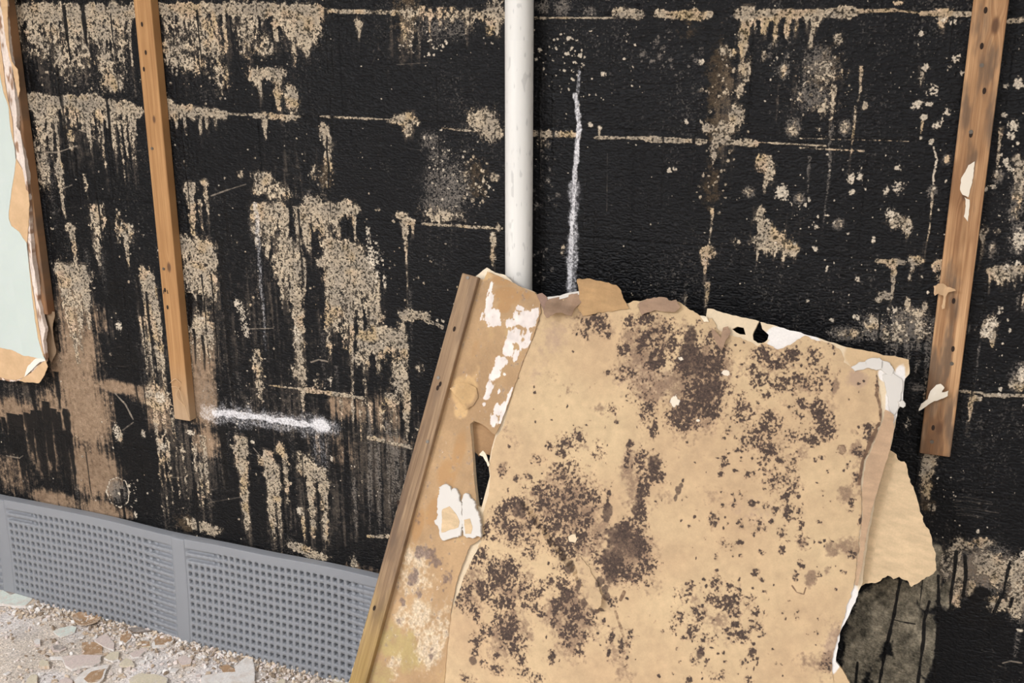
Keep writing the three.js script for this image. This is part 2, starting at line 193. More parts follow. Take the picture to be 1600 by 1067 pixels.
line('white', [[905, 112], [902, 150]], 5, 0.55); line('white', [[899, 148], [905, 195], [903, 225], [898, 270], [896, 320], [893, 360], [890, 450]], 8, 0.85); line('white', [[905, 180], [903, 215]], 7, 0.7); line('white', [[897, 290], [894, 455]], 17, 0.6); B(899, 211, 9, 6, 0.85); B(879, 390, 5, 10, 0.6);
R(1125, 130, 24, 70, 0.95); R(1125, 200, 26, 40, 0.9); R(1110, 295, 16, 44, 0.85); R(1080, 40, 20, 26, 0.6); B(1140, 82, 18, 8, 0.85); B(1130, 75, 12, 8, 0.6); D(1165, 26, 112, 15, 0.97); B(1166, 112, 9, 22, 0.95); B(1156, 142, 7, 14, 0.9); B(1150, 180, 15, 20, 0.9); B(1135, 200, 20, 16, 0.85); B(1108, 200, 14, 9, 0.8); B(1128, 215, 18, 8, 0.9); D(1115, 228, 34, 9, 0.85); D(1195, 34, 24, 9); D(1228, 40, 24, 6); B(1193, 88, 6, 10, 0.8); B(1106, 394, 13, 12, 0.95); D(1101, 400, 34, 9, 0.9); B(1150, 380, 10, 9, 0.55); D(1104, 450, 36, 8, 0.75); D(1112, 330, 60, 4, 0.7); D(1071, 465, 18, 4, 0.8);
B(1168, 222, 10, 8, 0.95); G(1280, 100, 32, 34, 0.75); B(1290, 110, 30, 30, 0.55); G(1270, 150, 34, 30, 0.7); B(1283, 170, 16, 14, 0.52); R(1292, 110, 30, 50, 0.6); D(1302, 140, 60, 8, 0.8); D(1345, 110, 60, 6, 0.85); D(1336, 170, 100, 5, 0.6); B(1352, 166, 6, 8, 0.92); B(1310, 62, 10, 12, 0.6); specks('pale', 1260, 120, 70, 70, 60, 0.8, 2.5, 0.8); drip('grey', 1300, 200, 180, 5, 0.8); drip('grey', 1265, 250, 60, 5, 0.7); specks('grey', 1220, 85, 22, 30, 16, 2, 6, 0.8);
B(1193, 255, 17, 18, 0.95); B(1203, 268, 10, 20, 0.85); D(1197, 270, 40, 7, 0.8); P(1222, 300, 12, 17, 0.8); B(1188, 335, 9, 14, 0.88); B(1195, 355, 18, 15, 0.95); B(1205, 378, 32, 22, 0.97); B(1236, 390, 14, 14, 0.85); fringe('tan', 1180, 385, 1245, 395, 5, 12, 35, 8); P(1330, 279, 8, 10, 0.95); P(1344, 276, 6, 8, 0.95); P(1331, 300, 7, 6, 0.85); P(1384, 297, 6, 10, 0.7); P(1404, 293, 11, 12, 0.78); P(1402, 262, 7, 6, 0.85); P(1393, 335, 10, 12, 0.8); B(1402, 345, 18, 14, 0.97); B(1416, 352, 12, 12, 0.95); P(1421, 358, 8, 10, 0.6); P(1390, 330, 8, 10, 0.6); D(1418, 360, 16, 6); P(1365, 375, 4, 8, 1); P(1340, 436, 5, 5, 0.95); P(1275, 390, 4, 5, 0.9); P(1262, 470, 4, 3, 0.9); P(1292, 420, 3, 5, 0.95); specks('pale', 1250, 350, 60, 40, 26, 1, 5, 0.85); specks('pale', 1360, 340, 130, 130, 60, 0.7, 2.6, 0.9);
P(1440, 52, 6, 5, 1); P(1446, 105, 9, 7, 0.9); D(1440, 112, 25, 6, 0.6); P(1458, 140, 12, 11, 0.72); P(1434, 164, 10, 9, 0.9); P(1452, 163, 7, 5, 0.85); P(1444, 183, 7, 6, 0.95); P(1463, 196, 8, 7, 0.95); P(1455, 222, 5, 6, 1); P(1439, 215, 3, 5, 0.9); D(1442, 188, 22, 4, 0.7); line('pale', [[1459, 230], [1464, 250], [1458, 275], [1460, 296]], 4, 0.75); D(1458, 296, 100, 4, 0.75); G(1457, 300, 10, 14, 0.8); P(1482, 173, 7, 9, 0.6); line('pale', [[1474, 178], [1470, 195]], 3, 0.7); P(1494, 92, 9, 9, 0.75); P(1484, 104, 5, 4, 0.8); P(1504, 113, 6, 6, 0.6); P(1472, 30, 10, 5, 0.85); D(1472, 28, 20, 14, 0.75); P(1490, 34, 8, 6, 0.7); specks('pale', 1450, 200, 60, 180, 50, 0.7, 2.2, 0.9); P(1478, 283, 3, 4, 0.95); B(1402, 4, 10, 5, 0.7);
L(1372, 408, 1412, 410, 9, 0.96); B(1394, 413, 12, 7, 0.95); D(1397, 412, 66, 8, 0.9); B(1430, 408, 14, 10, 0.96); D(1424, 415, 26, 7, 0.55); B(1383, 462, 16, 9, 0.95); B(1372, 468, 6, 6, 0.9); B(1466, 416, 12, 14, 0.7); P(1440, 433, 3, 3, 0.9); P(1450, 457, 4, 3, 0.9); B(1470, 430, 12, 12, 0.5);
G(1420, 510, 38, 36, 1); B(1425, 492, 26, 14, 0.62); B(1400, 520, 26, 20, 0.55); B(1440, 510, 14, 26, 0.58); G(1365, 512, 28, 24, 0.95); B(1362, 505, 16, 14, 0.6); G(1322, 522, 34, 14, 0.95); B(1325, 520, 24, 9, 0.6); P(1338, 496, 8, 7, 0.8); P(1300, 500, 5, 5, 0.85); G(1455, 530, 12, 40, 0.8); B(1418, 474, 6, 10, 0.8); B(1446, 478, 6, 8, 0.8); P(1395, 485, 9, 8, 0.6); specks('pale', 1400, 508, 60, 30, 90, 0.8, 2.8, 0.85); G(1450, 575, 8, 34, 0.7); G(1435, 606, 18, 8, 0.9); R(1465, 575, 14, 30, 0.5); P(1418, 663, 7, 10, 0.5); D(1448, 600, 60, 5, 0.5); fringe('grey', 1380, 535, 1450, 550, 7, 20, 60, 8);
P(1572, 134, 8, 6, 0.65); P(1592, 130, 12, 12, 0.78); P(1569, 180, 6, 5, 0.95); P(1583, 196, 12, 10, 0.8); P(1580, 212, 8, 8, 0.85); P(1590, 224, 4, 4, 1); B(1590, 250, 12, 12, 0.8); P(1572, 254, 7, 9, 0.85); P(1579, 266, 7, 6, 0.8); B(1594, 272, 12, 20, 0.72); D(1565, 205, 80, 6, 0.8); P(1540, 296, 4, 5, 0.9); P(1552, 292, 6, 6, 0.8); B(1540, 360, 7, 12, 0.75); D(1536, 365, 50, 7, 0.85); B(1558, 363, 7, 8, 0.6); P(1594, 374, 14, 22, 0.82); G(1592, 370, 20, 34, 0.8); specks('pale', 1575, 260, 30, 140, 40, 0.8, 2.6, 0.9);
L(1548, 424, 1602, 420, 17, 0.97); B(1558, 428, 14, 12, 0.95); P(1574, 418, 8, 8, 0.7); P(1590, 412, 10, 6, 0.6); fringe('tan', 1546, 430, 1602, 428, 7, 14, 50, 8); P(1562, 485, 6, 10, 0.75); P(1550, 505, 12, 12, 0.72); P(1542, 520, 16, 12, 0.68); B(1545, 512, 18, 22, 0.6); D(1553, 525, 24, 9, 0.8); P(1575, 500, 3, 3, 1); P(1578, 516, 3, 4, 1); P(1567, 537, 3, 3, 1); G(1512, 515, 6, 10, 0.7); P(1596, 585, 8, 20, 0.7); B(1592, 600, 16, 16, 0.8); G(1592, 590, 18, 28, 0.8); L(1498, 611, 1536, 614, 5, 0.85); L(1540, 618, 1602, 618, 7, 0.9); B(1523, 622, 12, 6, 0.95); D(1517, 622, 44, 7, 0.92); P(1563, 612, 6, 8, 0.7); specks('pale', 1550, 560, 50, 60, 22, 0.7, 2.4, 0.9); drip('grey', 1530, 540, 80, 4, 0.6); drip('black', 1540, 440, 230, 8, 0.8);
// under the right strip and the crumbling coat at the lower right
B(1452, 735, 9, 18, 0.7); D(1452, 715, 78, 20, 0.85); R(1450, 790, 14, 18, 0.95); B(1455, 792, 10, 8, 0.75); R(1447, 760, 12, 40, 0.8); for (let i = 0; i < 9; i++) { const v = 778 + i * 3.4, u = 1476 + mr() * 24; line('hair', [[u, v], [u + 22, v + 5 - mr() * 9], [u + 40 + mr() * 24, v + 3 + mr() * 4]], 1.5, 0.6); } specks('pale', 1475, 770, 22, 30, 16, 0.7, 2, 0.9);
P(1528, 830, 3, 4, 0.9); B(1505, 852, 28, 12, 0.6); B(1535, 848, 18, 10, 0.9); B(1490, 865, 16, 18, 0.7); B(1540, 880, 26, 24, 0.86); B(1562, 892, 26, 28, 0.9); B(1500, 900, 16, 30, 0.7); B(1590, 895, 20, 34, 0.86); B(1560, 945, 20, 14, 0.86); B(1590, 940, 18, 30, 0.88); B(1518, 920, 9, 20, 0.8); B(1478, 880, 12, 34, 0.6); B(1492, 930, 12, 24, 0.6); G(1540, 890, 56, 50, 0.9); G(1595, 950, 22, 30, 0.9); P(1493, 870, 8, 9, 0.6); P(1598, 870, 6, 14, 0.7); G(1590, 1000, 6, 40, 0.6); P(1594, 985, 7, 3, 0.9); line('hair', [[1567, 1036], [1580, 1033], [1596, 1036]], 4, 0.95); line('hair', [[1560, 1040], [1572, 1044]], 2, 0.6);
W(1545, 890, 50, 36, 0.72); W(1590, 930, 26, 40, 0.75); W(1500, 905, 20, 40, 0.6); G(1510, 890, 40, 50, 0.9); C(1375, 960, 48, 50, 1); C(1350, 1000, 34, 60, 1); C(1400, 930, 40, 30, 0.95); C(1420, 1000, 30, 70, 1); C(1450, 920, 24, 44, 0.8); C(1448, 1010, 16, 60, 0.9); C(1460, 870, 16, 36, 0.62); C(1400, 1060, 50, 40, 0.95); R(1414, 1045, 12, 24, 1); G(1412, 952, 14, 16, 0.55); R(1440, 935, 8, 30, 0.7); C(1480, 930, 14, 30, 0.8); C(1335, 1040, 24, 40, 0.9);
for (const s of [[[1407, 905], [1403, 925], [1397, 960], [1390, 990], [1382, 1025], [1374, 1067]], [[1452, 940], [1444, 970], [1443, 1000], [1438, 1035], [1434, 1070]], [[1466, 900], [1467, 960], [1464, 1010], [1460, 1070]], [[1508, 868], [1509, 900], [1505, 932]], [[1494, 862], [1492, 890], [1487, 920], [1484, 960]], [[1578, 878], [1572, 905], [1568, 925], [1558, 945], [1551, 962]], [[1582, 935], [1578, 948]], [[1340, 1035], [1337, 1067]]]) line('black', s, 5, 1);
line('black', [[1395, 968], [1412, 972], [1430, 975]], 2, 0.9); blob('black', 1535, 925, 18, 9, 1); blob('black', 1520, 950, 14, 30, 1); blob('black', 1510, 965, 20, 14, 0.9); blob('black', 1550, 970, 24, 10, 0.95); blob('black', 1435, 555, 14, 10, 0.9); blob('black', 190, 460, 32, 32, 0.75); blob('black', 200, 565, 30, 40, 0.85); blob('black', 212, 710, 34, 60, 0.55); blob('black', 190, 640, 14, 20, 0.5);
for (let i = 0; i < 420; i++) blob('pale', mr() * 1600, mr() * 900, 0.7 + mr() * 1.1, 0.7 + mr() * 1.2, 1.05);
for (let i = 0; i < 70; i++) drip('black', mr() * 1600, mr() * 800, 60 + mr() * 160, 2 + mr() * 4, 0.75);
for (let i = 0; i < 40; i++) { const u = mr() * 780, v = 180 + mr() * 620; line('hair', [[u, v], [u + 8 + mr() * 16, v - 4 + mr() * 8]], 1.2, 0.5); }
for (let i = 0; i < 26; i++) drip('grey', mr() * 700, 180 + mr() * 560, 40 + mr() * 100, 4 + mr() * 8, 0.42);

for (const [u, v, a, b, d] of [[420, 480, 110, 110, 0.5], [560, 500, 90, 70, 0.5], [600, 720, 80, 130, 0.85], [440, 640, 110, 70, 0.6], [500, 790, 110, 80, 0.62], [60, 640, 90, 80, 0.7], [250, 560, 40, 120, 0.7], [300, 720, 60, 90, 0.75], [150, 500, 40, 60, 0.6], [440, 280, 70, 60, 0.45], [110, 90, 100, 80, 0.6], [340, 60, 130, 50, 0.6], [120, 220, 70, 60, 0.55], [1270, 150, 70, 60, 0.5], [1210, 340, 60, 50, 0.4], [1140, 180, 30, 120, 0.6], [1450, 420, 40, 50, 0.4], [1590, 420, 30, 60, 0.5], [640, 60, 60, 60, 0.6], [1480, 900, 60, 60, 0.6], [330, 500, 50, 150, 0.7], [230, 480, 30, 60, 0.6]]) blob('film', u, v, a, b, d);
specks('tan', 1130, 180, 40, 90, 90, 0.8, 4, 0.9); specks('tan', 1112, 300, 24, 40, 24, 0.8, 3, 0.9); specks('tan', 1285, 150, 50, 70, 90, 0.8, 4, 0.85); specks('tan', 508, 280, 14, 40, 24, 0.8, 3, 0.9); specks('tan', 745, 280, 30, 40, 40, 0.8, 4, 0.85); specks('tan', 400, 500, 360, 330, 300, 0.6, 2.6, 0.9); specks('tan', 240, 100, 220, 90, 160, 0.6, 3, 0.9);

for (const [u, v, a, b] of [[1592, 300, 12, 20], [1560, 275, 8, 10], [1586, 330, 10, 14], [1550, 390, 6, 10], [1598, 470, 8, 14], [1240, 200, 10, 14], [1225, 110, 8, 12], [1320, 200, 8, 12], [1170, 300, 8, 8], [1250, 310, 8, 8], [1310, 350, 8, 8], [1480, 250, 6, 8]]) { G(u, v, a * 1.5, b * 1.4, 0.85); B(u, v, a, b, 0.62); }

const COURSE = 0.2, JOINT0 = 1.486 - 8 * COURSE, TEXW = 1.62, TEXH = 1.62;
function wallPicture(x0) {
  const S = 2048, y0 = -0.02, color = new Uint8Array(S * S * 4), surf = new Uint8Array(S * S * 4), F = {};
  for (const k in MARKS) { F[k] = new Field(S, S, x0, y0, TEXW, TEXH); for (const s of MARKS[k]) F[k].stamp(s); }
  for (let j = 0; j < S; j++) for (let i = 0; i < S; i++) {
    const q = j * S + i, x = x0 + (i + 0.5) / S * TEXW, y = y0 + (j + 0.5) / S * TEXH;
    const big = fbm(x * 5 + 3, y * 5, 3), fine = vn(x * 900, y * 900), f2 = vn(x * 430 + 5, y * 430), mid = fbm(x * 130, y * 130, 3), wrin = 1 - Math.abs(2 * fbm(x * 95, y * 210, 2) - 1), streak = fbm(x * 170, y * 9 + 40, 3);
    const grain = 0.55 * fine + 0.45 * f2, patch = fbm(x * 9 + 30, y * 6, 3);
    let r = 8 + 4 * big + 9 * grain, g = 8 + 4 * big + 9 * grain, b = 9 + 4 * big + 9 * grain, h = 0.3 + 0.34 * wrin + 0.12 * f2, ro = 0.42 + 0.2 * big;
    const put = (a, cr, cg, cb) => { r += (cr - r) * a; g += (cg - g) * a; b += (cb - b) * a; };
    const fleck = sstep(0.70, 0.9, f2 * 0.6 + fine * 0.35 + (patch - 0.5) * 0.5 + (mid - 0.5) * 0.3); put(fleck * 0.6, 104, 97, 88);   // dried specks all over the coating
    let d = F.rust.d[q]; if (d > 0) { const a = 0.8 * sstep(0.2, 1.0, d + (mid - 0.5) * 1.5 + (grain - 0.5) * 0.7 - 0.08); put(a, 52 + 50 * grain, 43 + 42 * grain, 32 + 32 * grain); ro += a * 0.3; }
    d = F.film.d[q]; if (d > 0) { const a = sstep(0.3, 1.0, d + (streak - 0.5) * 1.3 + (mid - 0.5) * 0.7 + (grain - 0.5) * 0.35 - 0.1), v = 0.75 + 0.5 * grain; put(a * 0.5, 126 * v, 112 * v, 96 * v); ro += a * 0.25; }
    d = F.wash.d[q]; if (d > 0) { const a = sstep(0.22, 0.95, d * 1.1 + (streak - 0.5) * 0.85 + (mid - 0.5) * 0.5 + (grain - 0.5) * 0.25), v = 0.86 + 0.28 * grain; put(a * 0.95, (142 + 40 * (big - 0.5) + 44 * (mid - 0.5)) * v, (119 + 36 * (big - 0.5) + 42 * (mid - 0.5)) * v, (96 + 30 * (big - 0.5) + 38 * (mid - 0.5)) * v); ro += a * 0.45; h = lerp(h, 0.4 + 0.1 * mid, a * 0.7); }
    d = F.grey.d[q]; if (d > 0) { const rg = 1 - Math.abs(2 * fbm(x * 250, y * 250, 2) - 1), a = 0.78 * sstep(0.3, 0.85, d * 0.75 + (rg - 0.62) * 0.9 + (grain - 0.5) * 0.5); put(a, 96 + 60 * grain, 90 + 56 * grain, 82 + 52 * grain); ro += a * 0.4; h += a * 0.08; }
    d = F.scab.d[q]; if (d > 0) { const a = sstep(0.3, 0.6, d + (mid - 0.5) * 0.5), t = clamp(1.9 * (0.45 * fbm(x * 34, y * 26, 3) + 0.3 * fbm(x * 150, y * 110, 2) + 0.25 * grain) - 0.5); put(a, 58 + 136 * t, 55 + 126 * t, 47 + 108 * t); ro += a * 0.5; h += a * (0.05 + 0.35 * t); }
    d = F.tan.d[q]; if (d > 0) {
      const lace = fbm(x * 175, y * 120, 3), e = d + (lace - 0.5) * 1.15 + (grain - 0.5) * 0.55 - 0.04, a = sstep(0.38, 0.62, e), halo = sstep(0.12, 0.5, e), t = fbm(x * 40 + 9, y * 40, 3), pit = sstep(0.47, 0.28, fbm(x * 300, y * 300, 2));
      put(halo * 0.42, 92 + 30 * grain, 82 + 26 * grain, 69 + 22 * grain);
      const rim = sstep(0.5, 0.62, e) * sstep(0.95, 0.68, e), v = 0.55 + 0.64 * grain - 0.55 * pit + 0.3 * (lace - 0.5) + 0.16 * rim, tt = clamp(2.2 * (t - 0.3));
      const warm = sstep(0.55, 0.75, fbm(x * 26 + 50, y * 26, 2)); put(a * 0.94, clamp(lerp(lerp(198, 168, tt), 200, warm * 0.7) * v, 0, 255), clamp(lerp(lerp(180, 155, tt), 172, warm * 0.7) * v, 0, 255), clamp(lerp(153, 136, tt) * v - 6 * warm, 0, 255)); ro += a * 0.5; h += a * (0.24 + 0.3 * (grain - 0.3) - 0.22 * pit);
    }
    d = F.pale.d[q]; if (d > 0) { const e = d + (fbm(x * 320, y * 320, 2) - 0.5) * 1.3 + (grain - 0.5) * 0.4 - 0.08, a = sstep(0.4, 0.66, e), v = 0.68 + 0.56 * grain; put(sstep(0.15, 0.5, e) * 0.3, 110, 100, 88); put(a * 0.92, clamp(212 * v, 0, 255), clamp(198 * v, 0, 255), clamp(176 * v, 0, 255)); ro += a * 0.5; h += a * 0.25; }
    d = F.black.d[q]; if (d > 0) { const a = sstep(0.3, 0.75, d + (streak - 0.5) * 0.5); put(a * 0.9, 15, 14, 14); ro = lerp(ro, 0.34, a); h += a * 0.12; }
    d = F.white.d[q]; if (d > 0) { const gr = 0.5 * fbm(x * 380, y * 300, 2) + 0.5 * grain, a = sstep(0.1, 1.1, d + (gr - 0.5) * 1.1); put(a * 0.96, 232, 229, 228); ro += a * 0.5; }
    d = F.hair.d[q]; if (d > 0) { const a = 0.8 * sstep(0.25, 0.9, d * (0.6 + 0.6 * mid)); put(a, 160, 146, 128); h += a * 0.2; }
    color[4 * q] = r; color[4 * q + 1] = g; color[4 * q + 2] = b; color[4 * q + 3] = 255;
    surf[4 * q] = clamp(h) * 255; surf[4 * q + 1] = clamp(ro) * 255; surf[4 * q + 2] = 0; surf[4 * q + 3] = 255;
  }
  const map = metric(tex(color, S, S, true), x0, y0, TEXW, TEXH), sm = metric(tex(surf, S, S, false), x0, y0, TEXW, TEXH);
  return new THREE.MeshPhysicalMaterial({ map, bumpMap: sm, bumpScale: 0.0055, roughnessMap: sm, roughness: 1, metalness: 0, specularIntensity: 0.32 });
}
const wallLeftMat = wallPicture(-2.5), wallRightMat = wallPicture(-1.32);
// ---------------------------------------------------------------- the room
const plain = (hex, rough = 0.9, extra = {}) => new THREE.MeshStandardMaterial({ color: hex, roughness: rough, ...extra });
{
  const wall = structGroup('wall_back');
  const split = -1.1, backZ = -0.0013, half = 0.0011;
  const slab = (x0, x1) => { const g = new THREE.BoxGeometry(x1 - x0, ROOM.top, 0.2); g.translate((x0 + x1) / 2, ROOM.top / 2, backZ - 0.1); return uvXY(g); };
  part(wall, 'mortar_bed', slab(ROOM.x0, split), wallLeftMat); part(wall, 'mortar_bed', slab(split, ROOM.x1), wallRightMat);
  const block = (x0, x1, y0, y1, z) => {          // front face, a chamfer around it and short sides down to the mortar
    const c = 0.003, ring = (m, zz) => [[x0 + m, y0 + m, zz], [x1 - m, y0 + m, zz], [x1 - m, y1 - m, zz], [x0 + m, y1 - m, zz]];
    const A = ring(0, backZ - 0.01), Bq = ring(0, z - 0.0008), Cq = ring(c, z), pos = [], quad = (a, b, cc, d) => pos.push(...a, ...b, ...cc, ...a, ...cc, ...d);
    for (let i = 0; i < 4; i++) { const k = (i + 1) % 4; quad(A[i], A[k], Bq[k], Bq[i]); quad(Bq[i], Bq[k], Cq[k], Cq[i]); }
    quad(Cq[0], Cq[1], Cq[2], Cq[3]);
    const g = new THREE.BufferGeometry(); g.setAttribute('position', new THREE.Float32BufferAttribute(pos, 3)); uvXY(g); g.computeVertexNormals(); return g;
  };
  const r = rng(12);
  for (let row = -1; row < 13; row++) {
    const yb = Math.max(0, JOINT0 + row * COURSE), yt = Math.min(ROOM.top, JOINT0 + (row + 1) * COURSE); if (yt - yb < 0.02) continue;
    for (let n = -8; n < 6; n++) {
      const xa = Math.max(ROOM.x0, -0.322 + n * 0.4 + (row & 1 ? 0 : 0.2)), xb = Math.min(ROOM.x1, -0.322 + (n + 1) * 0.4 + (row & 1 ? 0 : 0.2)); if (xb - xa < 0.02) continue;
      part(wall, 'concrete_block', block(xa + half, xb - half, yb + half, yt - half, (r() - 0.5) * 0.0006), (xa + xb) / 2 < split ? wallLeftMat : wallRightMat);
    }
  }
}
// floor: dusty screed
const floorMat = (() => {
  const S = 1024, M = 1.4, color = new Uint8Array(S * S * 4), surf = new Uint8Array(S * S * 4);
  for (let j = 0; j < S; j++) for (let i = 0; i < S; i++) {
    const q = 4 * (j * S + i), x = i / S * M, y = j / S * M, n = fbm(x * 14, y * 14, 4), f = fbm(x * 260, y * 260, 2), g = vn(x * 520, y * 520), t = sstep(0.35, 0.65, fbm(x * 7 + 4, y * 7, 3));
    const v = 0.93 + 0.3 * (f - 0.5) + 0.3 * (g - 0.5) + 0.2 * (n - 0.5);
    color[q] = clamp(lerp(230, 220, t) * v, 0, 255); color[q + 1] = clamp(lerp(221, 206, t) * v, 0, 255); color[q + 2] = clamp(lerp(214, 190, t) * v, 0, 255); color[q + 3] = 255;
    surf[q] = clamp(0.3 + 0.4 * n + 0.25 * f + 0.2 * (g - 0.5)) * 255; surf[q + 1] = 240; surf[q + 3] = 255;
  }
  const sm = metric(tex(surf, S, S), 0, 0, M, M);
  return new THREE.MeshStandardMaterial({ map: metric(tex(color, S, S, true), 0, 0, M, M), bumpMap: sm, bumpScale: 0.005, roughness: 0.95 });
})();
{
  const w = ROOM.x1 - ROOM.x0, cx = (ROOM.x0 + ROOM.x1) / 2, z0 = -0.2, dz = ROOM.z1 - z0;
  const slab = (name, sx, sy, sz, x, y, z, m, uv) => { const g = new THREE.BoxGeometry(sx, sy, sz); g.translate(x, y, z); (uv || uvXY)(g); return tag(part(scene, name, g, m), null, null, null, 'structure'); };
  const paint = plain(0xb9b6b0, 0.92), white = plain(0xd8d6d0, 0.92);
  slab('floor', w + 0.3, 0.15, dz + 0.2, cx, -0.075, (z0 + ROOM.z1) / 2, floorMat, uvXZ);
  slab('ceiling', w + 0.3, 0.15, dz + 0.2, cx, ROOM.top + 0.075, (z0 + ROOM.z1) / 2, white);
  slab('wall_left', 0.15, ROOM.top, dz + 0.1, ROOM.x0 - 0.075, ROOM.top / 2, (z0 + ROOM.z1) / 2, paint);
  slab('wall_right', 0.15, ROOM.top, dz + 0.1, ROOM.x1 + 0.075, ROOM.top / 2, (z0 + ROOM.z1) / 2, paint);
  slab('wall_front', w, ROOM.top, 0.15, cx, ROOM.top / 2, ROOM.z1 + 0.075, paint);
  LAMPS.forEach(([x, z, lw, ld, power], i) => {
    const t = thing('added_ceiling_light', i ? 'added square white ceiling light panel, unseen, near the right wall' : 'added square white ceiling light panel, unseen, near the left wall', 'ceiling light', [x, ROOM.top, z]);
    const rim = new THREE.Shape([[-1, -1], [1, -1], [1, 1], [-1, 1]].map(([a, b]) => new THREE.Vector2(a * (lw / 2 + 0.025), b * (ld / 2 + 0.025))));
    rim.holes.push(new THREE.Path([[-1, -1], [1, -1], [1, 1], [-1, 1]].map(([a, b]) => new THREE.Vector2(a * lw / 2, b * ld / 2))));
    const fg = new THREE.ExtrudeGeometry(rim, { depth: 0.03, bevelEnabled: false }); fg.rotateX(Math.PI / 2);
    part(t, 'frame', fg, white);
    const dg = new THREE.BoxGeometry(lw, 0.008, ld); dg.translate(0, -0.008, 0);
    part(t, 'diffuser', dg, new THREE.MeshStandardMaterial({ color: 0xffffff, emissive: 0xf3f6ff, emissiveIntensity: 1.2, roughness: 0.6 }));
    const l = new THREE.RectAreaLight(0xf3f6ff, power, lw, ld); l.position.set(0, -0.035, 0); l.rotation.x = -Math.PI / 2; t.add(l);
  });
}
// ---------------------------------------------------------------- dimpled membrane along the foot of the wall
{
  const mem = thing('dimpled_membrane', 'grey dimpled plastic membrane strip along the foot of the black wall', 'membrane', [-1.6, 0, 0]);
  const m = new THREE.MeshStandardMaterial({ color: new THREE.Color(0x8d8f92), roughness: 0.5, side: THREE.DoubleSide });
  const seams = [onWall(9, 850, 0.02).x, onWall(284, 900, 0.02).x]; const gap = seams[1] - seams[0]; seams.push(seams[1] + gap); seams.unshift(seams[0] - gap * 0.55);
  const H = 0.284, PX = 0.0174, PY = 0.0204, SW = 0.019;
  const wave = (x, y) => 0.021 + 0.006 * (fbm(x * 5 + 2, y * 3, 2) - 0.5) + 0.014 * (1 - y / H) ** 2 * (0.6 + 0.8 * vn(x * 4, 7));
  const topY = x => H + 0.003 * Math.sin(x * 9) + 0.004 * (vn(x * 6, 3) - 0.5);
  const STEPS = [[0, 0], [0.21, 0], [0.25, 0.3], [0.285, 1], [0.5, 1], [0.715, 1], [0.75, 0.3], [0.79, 0]];      // one dimple across: how deep it is at each fraction of the pitch
  const grid = (name, cols, rows, at, label) => {
    const pos = [], idx = [], n = cols.length; for (const r of rows) for (const c of cols) pos.push(...at(c, r));
    for (let j = 0; j + 1 < rows.length; j++) for (let i = 0; i + 1 < n; i++) { const a = j * n + i, b = a + n; idx.push(a, b + 1, a + 1, a, b, b + 1); }
    const g = new THREE.BufferGeometry(); g.setAttribute('position', new THREE.Float32BufferAttribute(pos, 3)); g.setIndex(idx); g.computeVertexNormals(); part(mem, name, uvXY(g), m, label);
  };
  const rows = [[-1.05, -1], [-1.03, 0], [-0.9, 0], [-0.2, 0]];
  for (let k = 0; k < 13; k++) for (const [f, d] of STEPS) rows.push([k + f, d]);
  for (let s = 0; s + 1 < seams.length; s++) {
    const xa = seams[s] + SW, xb = seams[s + 1] - SW, n = Math.round((xb - xa - 0.006) / PX), cols = [[xa, 0]];
    for (let k = 0; k < n; k++) for (const [f, d] of STEPS) cols.push([xa + 0.003 + (k + f) / n * (xb - xa - 0.006), d]);
    cols.push([xb, 0]);
    grid('dimpled_sheet', cols, rows, ([x, dx], [row, dy]) => {
      const top = topY(x), near = sstep(0.15, 0, xb - x), sag = 0.007 * near * sstep(-0.5, 3, row), y = Math.max(0, top - 0.021 - row * PY - sag);
      let gr = sstep(0.10, 0.03, xb - x); if (row < 2) gr = Math.max(gr, sstep(0.12, 0.05, x - xa));
      const ends = sstep(0, 0.012, Math.min(x - xa, xb - x)), hole = dy <= 0 || y < 0.006 ? 0 : dy * lerp(dx, ends, gr) * lerp(1, 0.6, gr);
      const f = row - Math.floor(row), lip = row > 0 && f > 0.76 ? 0.002 * dx : 0;
      return [x + 1.6, y, dy < 0 ? 0.001 : wave(x, y) - 0.0172 * hole + lip];
    });
    if (s + 2 < seams.length) {
      const c = seams[s + 1], prof = [[-SW - 0.003, -0.004], [-SW, 0.0012], [-SW + 0.003, 0.0022], [0, 0.0024], [SW - 0.003, 0.0022], [SW, 0.0012], [SW + 0.003, -0.004]], ys = [[1, -1]];
      for (let j = 40; j >= 0; j--) ys.push([j / 40, 0]);
      grid('flat_seam', prof, ys, ([dx, dz], [t, back]) => { const y = t * (topY(c) + 0.0005); return [c + dx + 1.6, y, back ? 0.001 : wave(c + dx, y) + dz]; }, 'flat smooth vertical seam strip');
    }
  }
}
